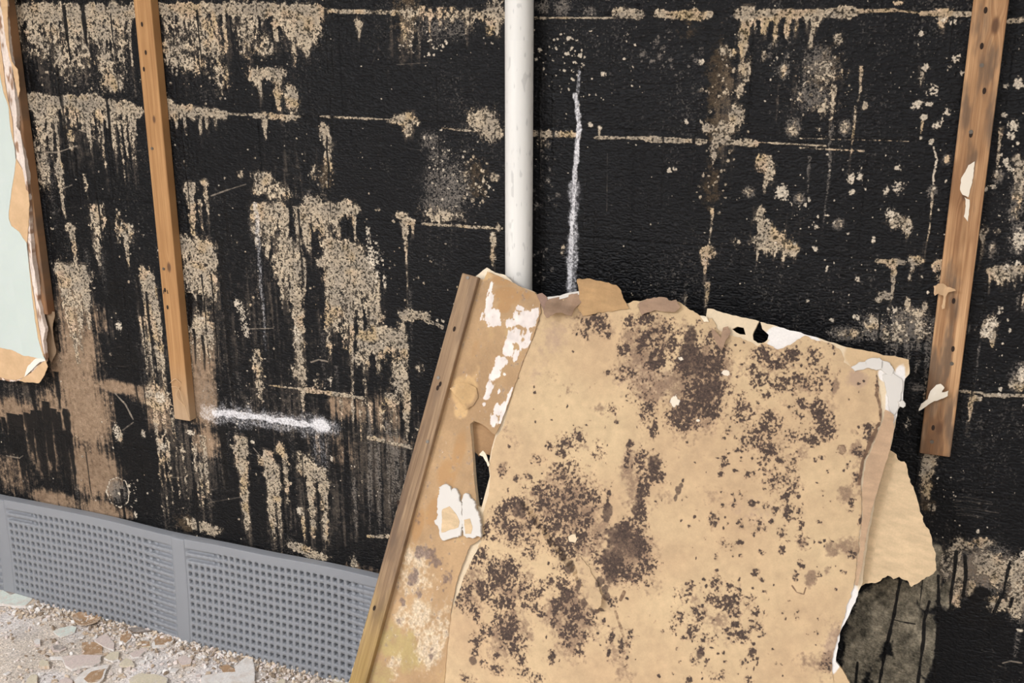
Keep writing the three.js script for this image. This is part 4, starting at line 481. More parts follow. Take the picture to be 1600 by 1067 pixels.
  M(1120, 912, 10, 14, 0.93); M(1138, 918, 10, 10, 0.85); M(1112, 935, 12, 10, 0.93); M(1135, 940, 22, 18, 0.86); M(1150, 935, 12, 14, 0.82); M(1150, 955, 10, 12, 0.85); M(1170, 940, 10, 12, 0.6); M(1180, 955, 8, 8, 0.93); M(1095, 965, 10, 14, 0.94); M(1085, 955, 8, 10, 0.75); M(1150, 975, 10, 8, 0.9); M(1142, 985, 12, 12, 0.7); M(1083, 985, 10, 14, 0.82); M(1102, 995, 16, 10, 0.6); M(1160, 992, 12, 10, 0.95); X(1158, 994, 7, 6, 0.6); M(1094, 1015, 9, 10, 0.98); X(1094, 1020, 8, 12, 0.85); M(1103, 1032, 4, 6, 0.97); M(1085, 1030, 8, 8, 0.7); M(1060, 965, 14, 14, 0.75); M(1065, 930, 14, 12, 0.55); M(1052, 980, 8, 8, 0.8); M(1180, 975, 14, 10, 0.45); S(1125, 950, 50, 50, 0.4); M(1175, 1020, 8, 10, 0.7); M(1178, 1005, 4, 4, 0.9); M(1160, 1036, 5, 6, 0.75); M(1120, 1055, 18, 10, 0.6); M(1172, 1062, 8, 6, 0.85); M(1075, 1062, 6, 6, 0.9); M(1130, 1050, 6, 6, 0.8); M(1275, 988, 5, 5, 0.7); M(1190, 905, 4, 4, 0.8); M(1120, 890, 3, 3, 0.9); M(1076, 918, 12, 10, 0.5); M(1072, 940, 3, 3, 0.9); M(1245, 965, 3, 4, 0.5);
  { const r = rng(91); for (let i = 0; i < 260; i++) { const u = 790 + r() * 560, v = 520 + r() * 540; M(u, v, 1 + r() * 2.4, 1 + r() * 2.6, 0.45 + r() * 0.5); } for (let i = 0; i < 70; i++) { const u = 1130 + r() * 170, v = 540 + r() * 330; M(u, v, 2 + r() * 3, 2 + r() * 3, 0.6 + r() * 0.4); } for (let i = 0; i < 60; i++) { const u = 1050 + r() * 160, v = 900 + r() * 160; M(u, v, 1.5 + r() * 3, 1.5 + r() * 3, 0.6 + r() * 0.4); } for (let i = 0; i < 26; i++) S(800 + r() * 540, 520 + r() * 540, 8 + r() * 26, 6 + r() * 20, 0.2 + r() * 0.14); }
  mb('white', 1134, 583, 7, 5, 0.98); mb('white', 1055, 628, 9, 9, 0.95); mb('white', 1090, 657, 4, 3, 0.9); mb('white', 1064, 560, 4, 5, 0.6);
  ml('line', [[1255, 800], [1252, 860]], 1.5, 0.25); ml('line', [[845, 500], [815, 570], [790, 640]], 5, 0.35); ml('line', [[1325, 960], [1300, 1030]], 3, 0.3);
  const facePaper = boardPicture(1536, 1872, FM, (px, x, y, f) => {
    const big = fbm(x * 7, y * 7 + 3, 3), mid = fbm(x * 38, y * 38, 3), fine = vn(x * 620, y * 620), dot = fbm(x * 190, y * 190, 3), bub = vn(x * 230 + 3, y * 230);
    const t = clamp(1.5 * (big - 0.3)), v = 0.93 + 0.09 * mid + 0.035 * fine; px.h = 0.4 + 0.25 * mid + 0.1 * fine;
    const mot = fbm(x * 90 + 40, y * 90, 3), v3 = v * (0.98 + 0.1 * (mot - 0.5)); px.r = lerp(204, 188, t) * v3; px.g = lerp(177, 157, t) * v3; px.b = lerp(137, 121, t) * v3; const mix = mixer(px);
    const gr = 0.5 * fine + 0.5 * vn(x * 380 + 7, y * 380), d3 = fbm(x * 330 + 11, y * 300, 2), d4 = fbm(x * 70 + 5, y * 60, 3);
    let d = f('lilac'); if (d > 0) mix(0.6 * sstep(0.15, 1, d + (mid - 0.5) * 0.9 + (dot - 0.5) * 0.7), 158, 132, 114);
    d = f('stain'); if (d > 0) { const a = sstep(0.2, 0.95, d + (mid - 0.5) * 1.1 + (dot - 0.5) * 0.9 + (d3 - 0.5) * 0.4 + (gr - 0.5) * 0.3), v2 = 0.82 + 0.4 * gr; mix(a * 0.8, 120 * v2, 97 * v2, 78 * v2); }
    d = f('mould'); if (d > 0) { const e = d * 0.72 + (dot - 0.5) * 0.8 + (d3 - 0.5) * 1.15 + (d4 - 0.5) * 0.7 + (gr - 0.5) * 0.35, a = sstep(0.44, 0.74, e), hal = sstep(0.12, 0.62, e), v2 = 0.55 + 0.9 * gr; mix(hal * 0.52, 140 * (0.78 + 0.44 * gr), 113 * (0.78 + 0.44 * gr), 87 * (0.78 + 0.44 * gr)); mix(a * 0.9, 60 * v2, 47 * v2, 40 * v2); px.h += a * 0.2; }
    d = f('mouldAndShade'); if (d > 0) { const a = sstep(0.3, 0.75, d + (dot - 0.5) * 0.9), v2 = 0.6 + 0.8 * gr; mix(a * 0.7, 70 * v2, 55 * v2, 46 * v2); px.h += a * 0.1; }  // dense mould, and shade painted where the tear is hollow
    d = f('line'); if (d > 0) mix(0.8 * sstep(0.2, 0.9, d + (dot - 0.5) * 0.8), 96, 72, 54);
    d = f('white'); if (d > 0) { const a = sstep(0.4, 0.6, d + (dot - 0.5) * 1.6); mix(a, 226, 212, 190); px.h += a * 0.3; }
  });
  // --- board core: cream back paper, white gypsum where it is broken
  const [CM, cb, cl] = marksOf('white', 'tan', 'dark');
  cb('white', 1235, 528, 44, 22, 1); cb('white', 1215, 540, 20, 12, 1); cb('white', 1265, 530, 20, 10, 0.9); cb('tan', 1370, 560, 60, 40, 1); cb('white', 1398, 620, 14, 60, 1); cb('white', 1385, 585, 20, 14, 0.9); cb('white', 1318, 970, 28, 70, 1); cb('white', 1305, 1030, 10, 30, 1); cl('dark', [[1404, 596], [1398, 630], [1392, 660]], 2, 0.6); cb('tan', 1316, 1062, 20, 24, 1);
  const corePaper = boardPicture(1024, 1248, CM, (px, x, y, f) => {
    const mid = fbm(x * 40, y * 40, 3), fine = vn(x * 500, y * 500), v = 0.95 + 0.06 * mid + 0.04 * fine; px.r = 214 * v; px.g = 194 * v; px.b = 162 * v; px.h = 0.4 + 0.3 * mid; const mix = mixer(px);
    mix(sstep(0.4, 0.6, f('tan') + (mid - 0.5) * 0.3), 196 * v, 167 * v, 128 * v);
    const a = sstep(0.4, 0.6, f('white') + (mid - 0.5) * 0.9); mix(a, 226 * v, 220 * v, 212 * v); px.h += a * 0.3 * fine;
    mix(0.7 * sstep(0.2, 0.8, f('dark')), 120, 96, 76);
  });
  // --- joint strip at the left: brown paper with torn white filler
  const [SM, sb, sl] = marksOf('white', 'light', 'brown', 'green', 'purple', 'pale');
  sb('white', 771, 497, 18, 16, 1); sb('white', 767, 470, 7, 22, 0.95); sb('white', 769, 452, 5, 14, 0.8); sb('white', 823, 500, 24, 14, 1); sb('white', 800, 505, 10, 10, 0.95); sb('white', 835, 495, 10, 18, 0.95); sb('white', 808, 525, 16, 16, 0.95); sb('white', 795, 545, 11, 16, 1); sb('white', 785, 566, 11, 14, 0.95); sb('white', 775, 585, 9, 14, 0.95); sb('white', 765, 606, 7, 14, 0.98); sb('white', 762, 620, 5, 6, 0.9); sb('white', 822, 535, 14, 16, 0.72); sb('white', 808, 556, 5, 16, 0.8); sb('white', 828, 525, 6, 14, 0.8); sb('white', 780, 640, 9, 12, 0.95); sb('white', 774, 658, 8, 12, 0.95); sb('white', 788, 640, 5, 22, 0.9); sl('white', [[802, 606], [792, 632], [783, 660]], 5, 0.9); sb('white', 781, 611, 3, 6, 0.9); sb('white', 758, 632, 3, 4, 0.8); sb('white', 790, 585, 3, 3, 0.9); sb('white', 815, 482, 8, 5, 0.9);
  sb('light', 727, 610, 24, 28, 1); sb('light', 722, 640, 14, 20, 0.8); sb('light', 755, 430, 20, 10, 0.9); sb('light', 745, 580, 10, 20, 0.5); sb('brown', 795, 462, 24, 16, 0.9); sb('brown', 785, 440, 20, 10, 0.6); sb('brown', 745, 545, 8, 20, 0.4); sb('brown', 715, 720, 14, 50, 0.5); sb('brown', 790, 480, 12, 12, 0.9); sb('brown', 820, 462, 14, 10, 0.7);
  sb('pale', 652, 870, 26, 22, 0.85); sb('pale', 645, 905, 22, 30, 0.8); sb('pale', 655, 960, 24, 36, 0.85); sb('pale', 670, 1010, 22, 44, 0.9); sb('pale', 620, 1040, 14, 26, 0.6); sb('pale', 690, 990, 14, 60, 0.6); sb('pale', 630, 960, 16, 30, 0.6); sb('pale', 668, 905, 16, 30, 0.6); sb('purple', 700, 900, 10, 30, 0.55); sb('green', 590, 1055, 30, 20, 0.7); sb('brown', 680, 800, 14, 30, 0.8); sb('brown', 700, 740, 20, 30, 0.7); sb('brown', 720, 700, 12, 40, 0.7); sb('brown', 655, 820, 10, 30, 0.9); sb('purple', 658, 862, 16, 12, 0.9); sb('purple', 675, 868, 12, 16, 0.85); sb('purple', 646, 902, 10, 20, 0.9); sb('purple', 628, 940, 8, 8, 0.8); sb('purple', 655, 925, 10, 14, 0.5); sb('purple', 672, 1015, 10, 14, 0.45); sb('purple', 685, 880, 10, 12, 0.7); sb('purple', 656, 810, 8, 10, 0.6); sb('green', 610, 1000, 22, 34, 0.8); sb('green', 640, 1020, 22, 40, 0.75); sb('green', 600, 1050, 24, 24, 0.7);
  const stripPaper = boardPicture(1024, 1248, SM, (px, x, y, f) => {
    const big = fbm(x * 12, y * 7, 3), mid = fbm(x * 60, y * 45, 3), fine = vn(x * 500, y * 500), dot = fbm(x * 170, y * 170, 2), v = 0.9 + 0.14 * mid + 0.05 * fine; px.r = lerp(186, 158, big) * v; px.g = lerp(153, 127, big) * v; px.b = lerp(113, 92, big) * v; px.h = 0.4 + 0.3 * mid; const mix = mixer(px);
    mix(0.85 * sstep(0.3, 0.7, f('light') + (mid - 0.5) * 0.5), 206 * v, 170 * v, 120 * v); mix(0.6 * sstep(0.2, 0.7, f('brown') + (mid - 0.5) * 0.4), 170, 128, 82);
    mix(0.65 * sstep(0.2, 0.9, f('green') + (mid - 0.5) * 1.2 + (fine - 0.5) * 0.3), 168 * v, 152 * v, 98 * v); const g2 = 0.5 * fine + 0.5 * vn(x * 330, y * 330), vv = 0.75 + 0.45 * g2, st2 = fbm(x * 150, y * 60, 3); mix(0.8 * sstep(0.2, 0.95, f('pale') + (dot - 0.5) * 0.9 + (st2 - 0.5) * 0.9), 212 * vv, 194 * vv, 166 * vv); mix(0.75 * sstep(0.3, 0.85, f('purple') + (dot - 0.5) * 1.1 + (st2 - 0.5) * 0.9), 112 * vv, 93 * vv, 84 * vv);
    const wn = fbm(x * 170, y * 90, 4), a = sstep(0.42, 0.58, f('white') + (wn - 0.5) * 1.5 - 0.04), wv = 0.86 + 0.2 * fbm(x * 90, y * 60, 3); mix(a, 232 * wv, 220 * wv, 210 * wv); px.h += a * 0.35;
  });

  // --- shapes
  const corePx = [[723, 429], [757, 437], [765, 424], [785, 434], [815, 449], [835, 456], [845, 471], [852, 468], [880, 463], [905, 455], [940, 471], [978, 474], [1005, 470], [1050, 472], [1085, 489], [1103, 500], [1105, 482], [1150, 493], [1186, 502], [1176, 523], [1177, 531], [1184, 536], [1192, 536], [1199, 531], [1201, 523], [1191, 514], [1188, 503], [1240, 517], [1285, 530], [1318, 541], [1420, 562], [1421, 584], [1413, 596], [1411, 625], [1402, 644], [1394, 690], [1376, 745], [1358, 830], [1346, 915], [1325, 965], [1312, 990], [1306, 1034], [1316, 1046], [1328, 1067]];
  const coreTop = trace(corePx), lastR = coreTop[coreTop.length - 1], bl = pp(545, 1067);
  const dirL = [(bl[0] - coreTop[0][0]) / (bl[1] - coreTop[0][1])], flo = f0 => { const p = foot(f0); return p; };
  const leftFoot = (() => { let x = bl[0]; for (let i = 0; i < 6; i++) x = coreTop[0][0] + (foot(x)[1] - coreTop[0][1]) * dirL[0]; return foot(x); })();
  const rightFoot = foot(lastR[0] + 0.012);
  const holePx = [[735, 662], [741, 657], [757, 665], [774, 679], [768, 700], [763, 727], [765, 744], [758, 770], [752, 793], [746, 790], [742, 755], [738, 700]], hole2Px = [[1144, 514], [1152, 510], [1162, 512], [1165, 523], [1156, 522], [1150, 519]];
  const bow = (x, y) => 0.004 * (fbm(x * 6, y * 6, 2) - 0.5);
  const coreH = -0.0112;
  put('gypsum_core', sheet(torn([...coreTop, rightFoot, leftFoot], 0.0016, 0.006, 31), 0.0108, 0.02, bow, [trace(holePx), trace(hole2Px)]), corePaper, coreH);
  // front paper, creased along the tear that runs from the dark hollow down to the flap
  const crA = pp(808, 772), crB = pp(872, 858), crC = pp(938, 944);
  const crease = (x, y) => {
    let best = 1e9, side = 0, along = 0; for (const [a, b, k] of [[crA, crB, 0], [crB, crC, 1]]) { const dx = b[0] - a[0], dy = b[1] - a[1], L = Math.hypot(dx, dy), t = ((x - a[0]) * dx + (y - a[1]) * dy) / (L * L), tc = clamp(t), d = Math.hypot(x - a[0] - dx * tc, y - a[1] - dy * tc); if (d < best) { best = d; side = Math.sign((x - a[0]) * dy - (y - a[1]) * dx); along = (k + tc) / 2; } }
    const fade = sstep(0, 0.12, along) * sstep(1, 0.85, along); return fade * (side > 0 ? 0.009 * Math.exp(-best / 0.014) : -0.001);
  };
  const paperH = (x, y) => bow(x, y) + 0.003 * (fbm(x * 20 + 4, y * 14, 3) - 0.4) + crease(x, y) + 0.0025 * Math.exp(-(((x - pp(1062, 560)[0] - (y - pp(1062, 560)[1]) * 0.25) / 0.006) ** 2)) * sstep(pp(1062, 680)[1], pp(1062, 640)[1], y) + 0.003 * Math.exp(-(((x - pp(848, 520)[0] - (y - pp(848, 520)[1]) * 0.36) / 0.012) ** 2));
  const facePx = [[836, 500], [846, 478], [856, 471], [905, 464], [935, 470], [978, 476], [990, 470], [1000, 471], [1010, 468], [1030, 468], [1062, 472], [1075, 482], [1090, 490], [1104, 500], [1112, 497], [1122, 515], [1132, 522], [1148, 526], [1165, 531], [1184, 541], [1192, 535], [1200, 538], [1215, 546], [1235, 539], [1250, 529], [1258, 524], [1268, 530], [1285, 533], [1300, 538], [1314, 548], [1318, 566], [1335, 578], [1352, 574], [1368, 580], [1372, 600], [1378, 640], [1377, 656], [1364, 690], [1350, 720], [1345, 760], [1346, 800], [1343, 835], [1338, 880], [1334, 912], [1322, 950], [1308, 1000], [1300, 1030], [1302, 1067]];
  const ft = trace(facePx), fr = foot(ft[ft.length - 1][0] + 0.008), fl = pp(690, 1067);
  put('face_paper', sheet(torn([...ft, fr, foot(fl[0] - 0.05), fl, pp(705, 960), pp(725, 900), pp(752, 846), pp(755, 800), pp(763, 775), pp(767, 744), pp(765, 727), pp(771, 700), pp(777, 681), pp(786, 668), pp(800, 620)], 0.0022, 0.005, 77), 0.0011, 0.0065, paperH), facePaper, 0.0002);
  // joint strip
  const stripPx = [[750, 436], [757, 437], [762, 424], [785, 434], [815, 449], [838, 459], [845, 472], [846, 489], [836, 520], [816, 570], [797, 625], [780, 668], [774, 679], [757, 665], [741, 657], [735, 662], [738, 700], [742, 755], [746, 790], [751, 842], [735, 852], [716, 900], [705, 950], [700, 1000], [694, 1067]];
  const st = trace(stripPx, 0.004), sFoot = foot(st[st.length - 1][0] - 0.02);
  const stripH = (x, y) => { const low = sstep(pp(700, 980)[1], pp(740, 840)[1], y); return 0.0012 + 0.0035 * low + 0.0012 * (fbm(x * 30, y * 30, 2) - 0.5) + bow(x, y); };
  put('joint_strip', sheet(torn([...st, sFoot, leftFoot], 0.0016, 0.005, 41), 0.0013, 0.007, stripH), stripPaper, 0.0004, 'brown paper strip with torn white filler');
  const flapMat = new THREE.MeshStandardMaterial({ map: stripPaper.map, bumpMap: stripPaper.bumpMap, bumpScale: 0.001, roughness: 0.9 });
  const paper = (hex, k = 30) => { const c0 = new THREE.Color(hex), S2 = 128, c = new Uint8Array(S2 * S2 * 4), q0 = c0.getHex(); for (let j = 0; j < S2; j++) for (let i = 0; i < S2; i++) { const q = 4 * (j * S2 + i), n = fbm(i * 0.05 + k, j * 0.16, 4), f = vn(i * 0.9 + k, j * 0.9), v = 0.86 + 0.18 * n + 0.06 * f; c[q] = clamp((q0 >> 16 & 255) * v, 0, 255); c[q + 1] = clamp((q0 >> 8 & 255) * v, 0, 255); c[q + 2] = clamp((q0 & 255) * v, 0, 255); c[q + 3] = 255; } return new THREE.MeshStandardMaterial({ map: metric(tex(c, S2, S2, true), 0, 0, 0.16, 0.16), roughness: 0.9 }); };
  const brownFlap = paper(0xae8c62, 4), greyFlap = paper(0x9c8068, 9), lightPaper = paper(0xcdb28c, 14), creamPaper = paper(0xe6d6ba, 19), gyp = plain(0xd0cac0, 0.95);
  // flaps along the top
  const rise = (px, k, base) => { const a = pp(...px[0]), b = pp(...px[1]), L = Math.hypot(b[0] - a[0], b[1] - a[1]); return (x, y) => { const d = Math.max(0, ((x - a[0]) * (b[1] - a[1]) - (y - a[1]) * (b[0] - a[0])) / L * -1); return base + k * d * d * 40 + 0.0018 * (vn(x * 90, y * 90) - 0.5); }; };
  tornSheet('paper_flap', [[905, 438], [925, 437], [950, 443], [966, 447], [973, 455], [977, 470], [983, 482], [960, 486], [935, 488], [912, 494], [902, 480], [906, 462]], 0.003, 0.0011, brownFlap, 0.0018, 0.005, (x, y) => 0.001 + 1.2 * Math.max(0, y - pp(940, 472)[1]) ** 1.3 + 0.007 * (fbm(x * 60, y * 80, 2) - 0.4), 'brown peeled paper flap standing up', 3);
  tornSheet('paper_flap', [[855, 468], [868, 466], [888, 461], [909, 458], [910, 470], [900, 482], [898, 496], [890, 494], [882, 490], [873, 491], [866, 496], [861, 499], [856, 492]], 0.004, 0.0012, greyFlap, 0.0012, 0.005, (x, y) => 0.002 + 0.024 * sstep(pp(880, 468)[1], pp(880, 498)[1], y) + 0.003 * Math.sin(x * 190), 'grey-brown paper flap folded forward', 6);
  tornSheet('paper_edge', [[855, 464], [875, 462], [890, 457], [907, 455], [908, 459], [888, 464], [868, 470], [856, 471]], 0.006, 0.0012, gyp, 0.0008, 0, null, 'white torn edge');
  tornSheet('paper_flap', [[1000, 473], [1011, 467], [1030, 464], [1043, 466], [1047, 471], [1058, 469], [1064, 480], [1056, 488], [1043, 488], [1024, 485], [1012, 489], [1003, 493], [1000, 485]], 0.004, 0.0012, greyFlap, 0.0014, 0.005, (x, y) => 0.001 + 0.008 * vn(x * 60, y * 60), 'grey-brown curled paper flap', 8);
  tornSheet('paper_flap', [[840, 461], [848, 458], [856, 466], [855, 478], [850, 486], [845, 474]], 0.006, 0.0012, paper(0x8f7464, 3), 0.0012, 0.005, (x, y) => 0.006 * vn(x * 90, y * 90), 'dark curled paper flap');
  tornSheet('paper_flap', [[743, 432], [752, 425], [761, 418], [774, 426], [790, 430], [802, 441], [785, 440], [765, 438], [757, 440]], -0.003, 0.0012, creamPaper, 0.001, 0.006, null, 'cream paper corner');
  tornSheet('paper_flap', [[703, 607], [712, 601], [728, 598], [740, 606], [742, 622], [734, 634], [724, 640], [716, 622], [710, 616]], 0.0235, 0.0011, flapMat, 0.0012, 0.005, (x, y) => -0.018 * sstep(pp(708, 610, 0.0235)[0], pp(742, 620, 0.0235)[0], x) + 0.002 * vn(x * 70, y * 70), 'light paper flap lapping over the batten');
  tornSheet('paper_flap', [[1094, 493], [1104, 495], [1108, 503], [1100, 503]], 0.004, 0.001, creamPaper, 0.001, 0, null, 'small cream paper flap');
  tornSheet('paper_flap', [[1112, 512], [1120, 520], [1127, 528], [1130, 512], [1138, 510], [1142, 520], [1134, 534], [1128, 548], [1122, 540], [1114, 525]], 0.004, 0.0011, greyFlap, 0.001, 0.005, (x, y) => 0.006 * vn(x * 140, y * 140), 'grey curled shred of paper');
  // paper behind the hole, loose flap at the lower tear, torn sheet at the right
  tornSheet('back_paper', [[725, 650], [745, 648], [785, 670], [785, 700], [766, 712], [756, 708], [748, 713], [738, 700], [726, 690]], -0.0135, 0.001, paper(0xa5825c, 5), 0.0014, 0.006, (x, y) => -0.004 * vn(x * 50, y * 50), 'brown back paper seen through the hole');
  tornSheet('paper_flap', [[749, 710], [755, 704], [759, 708], [762, 716], [766, 726], [763, 729], [759, 720], [755, 713]], 0.001, 0.002, creamPaper, 0.0012, 0, null, 'white torn edge of the hole');
  tornSheet('paper_flap', [[894, 866], [908, 870], [920, 884], [926, 898], [934, 908], [938, 922], [944, 930], [942, 944], [931, 952], [924, 944], [917, 934], [914, 918], [906, 908], [902, 890]], 0.0022, 0.0012, facePaper, 0.0026, 0.005, (x, y) => { const k = sstep(pp(900, 868)[1], pp(935, 948)[1], y); return 0.0005 + 0.014 * k * k + 0.003 * (vn(x * 150, y * 60) - 0.5); }, 'torn flap hanging forward below the dark mould');
  tornSheet('torn_paper', [[1383, 699], [1390, 703], [1397, 707], [1403, 718], [1413, 721], [1417, 730], [1420, 745], [1428, 765], [1437, 795], [1445, 819], [1452, 828], [1460, 860], [1463, 890], [1455, 898], [1440, 906], [1424, 917], [1418, 907], [1405, 901], [1396, 905], [1387, 899], [1372, 909], [1357, 911], [1345, 916], [1318, 930], [1310, 880], [1322, 780], [1350, 700]], -0.017, 0.0014, lightPaper, 0.0026, 0.012, (x, y) => 0.006 * (fbm(x * 14, y * 14, 2) - 0.5), 'clean light tan torn paper behind the right edge');
  tornSheet('rolled_edge', [[1383, 640], [1396, 648], [1396, 676], [1388, 712], [1376, 748], [1362, 796], [1353, 836], [1347, 884], [1340, 914], [1335, 912], [1340, 880], [1345, 836], [1348, 800], [1347, 762], [1353, 722], [1367, 690], [1379, 658]], 0.002, 0.0022, paper(0xb69778, 21), 0.0016, 0.006, (x, y) => 0.003 + 0.004 * fbm(x * 50, y * 12, 2), 'tan rolled paper along the right edge');
  for (const [px, h] of [[[[1331, 574], [1342, 567], [1353, 566], [1356, 574], [1345, 577], [1336, 579]], 0.001], [[[1352, 566], [1362, 560], [1374, 560], [1380, 566], [1378, 576], [1366, 576], [1356, 574]], 0.001], [[[1378, 564], [1390, 568], [1396, 578], [1392, 586], [1383, 582], [1377, 575]], 0.001], [[[1380, 586], [1396, 584], [1408, 592], [1410, 606], [1402, 640], [1394, 650], [1390, 640], [1386, 612]], 0.0004], [[[1404, 628], [1410, 626], [1414, 631], [1411, 636], [1406, 634]], 0.004]]) {
    const sh = new THREE.Shape(torn(trace(px, h), 0.0014, 0.003, px[0][0]).map(p => new THREE.Vector2(...p))); const g = new THREE.ExtrudeGeometry(sh, { depth: 0.0016, bevelEnabled: true, bevelThickness: 0.0016, bevelSize: 0.0012, bevelSegments: 2 }); put('gypsum_crumb', uvXY(g), gyp, h, 'white broken gypsum');
  }
  // plaster lumps on the joint strip, each with a patch of its paper
  const lump = (px, patch, h) => { const g = uvXY(new THREE.ExtrudeGeometry(new THREE.Shape(torn(trace(px, h + 0.008), 0.0028, 0.0026, px[0][1]).map(p => new THREE.Vector2(...p))), { depth: 0.005, bevelEnabled: true, bevelThickness: 0.0025, bevelSize: 0.002, bevelSegments: 3 })); const m = put('plaster_lump', g, gyp, h, 'white broken plaster lump with a tan centre'); const q = part(m, 'paper_patch', sheet(torn(trace(patch, h + 0.008), 0.0012, 0.004, 3), 0.0006, 0), lightPaper); q.position.z = 0.0076; };
  lump([[687, 762], [695, 758], [702, 761], [705, 769], [709, 764], [714, 771], [718, 785], [721, 815], [718, 836], [704, 840], [691, 843], [687, 834], [685, 822], [680, 817], [684, 807], [684, 785]], [[691, 796], [702, 791], [711, 801], [718, 814], [716, 824], [702, 828], [690, 832]], 0.006);
  lump([[723, 780], [727, 772], [737, 781], [746, 803], [750, 820], [750, 838], [744, 836], [738, 840], [725, 836], [724, 820]], [[725, 812], [734, 810], [738, 822], [736, 834], [727, 834]], 0.006);
  // batten nailed along the left edge
  const bt = 0.019, b0 = pp(723, 428, bt), b1 = pp(746, 431, bt), b2 = pp(543, 1067, bt), b3 = pp(573, 1067, bt), mt = [(b0[0] + b1[0]) / 2, (b0[1] + b1[1]) / 2], mbm = [(b2[0] + b3[0]) / 2, (b2[1] + b3[1]) / 2];
  const ang = Math.atan2(mt[0] - mbm[0], mt[1] - mbm[1]), ax = [Math.sin(ang), Math.cos(ang)], bw = Math.abs((b1[0] - b0[0]) * Math.cos(ang) - (b1[1] - b0[1]) * Math.sin(ang)), bw2 = Math.abs((b3[0] - b2[0]) * Math.cos(ang) - (b3[1] - b2[1]) * Math.sin(ang));
  let tf = 0; for (let i = 0; i < 8; i++) { const x = mt[0] - ax[0] * tf; tf = (mt[1] - foot(x)[1]) / ax[1] - 0.004; }
  const width = (bw + bw2) / 2, battenMat = wood(33, [182, 154, 118], [98, 74, 54], { weather: 1, extra: (x, y, g, f, st) => { const low = sstep(0.5, 0.25, y + (st - 0.5) * 0.25); return low > 0 ? [0.5 * low, 168, 138, 62] : [0.35 * sstep(0.75, 0.95, y) , 176, 146, 112]; } });
  const bg = stripGeo(width, tf, bt - 0.0025), batten = put('batten', bg, battenMat, 0.0025, 'weathered wooden batten, greenish towards its foot');
  batten.position.x = mt[0] - ax[0] * tf; batten.position.y = mt[1] - ax[1] * tf; batten.rotation.z = -ang;
  for (const [u, v, kind] of [[731, 434, 1], [710, 514, 0], [688, 600, 0], [684, 606, 0], [685, 590, 1], [622, 785, 0], [585, 950, 0], [668, 690, 1]]) {
    const p = pp(u, v, bt), dx = p[0] - batten.position.x, dy = p[1] - batten.position.y, m = part(batten, kind ? 'nail' : 'nail_hole', kind ? nailGeo : holeGeo, kind ? steel : holeMat); m.position.set(dx * Math.cos(ang) - dy * Math.sin(ang), dx * Math.sin(ang) + dy * Math.cos(ang), bt - 0.0025 + (kind ? 0.0005 : 0.0001));
  }
}
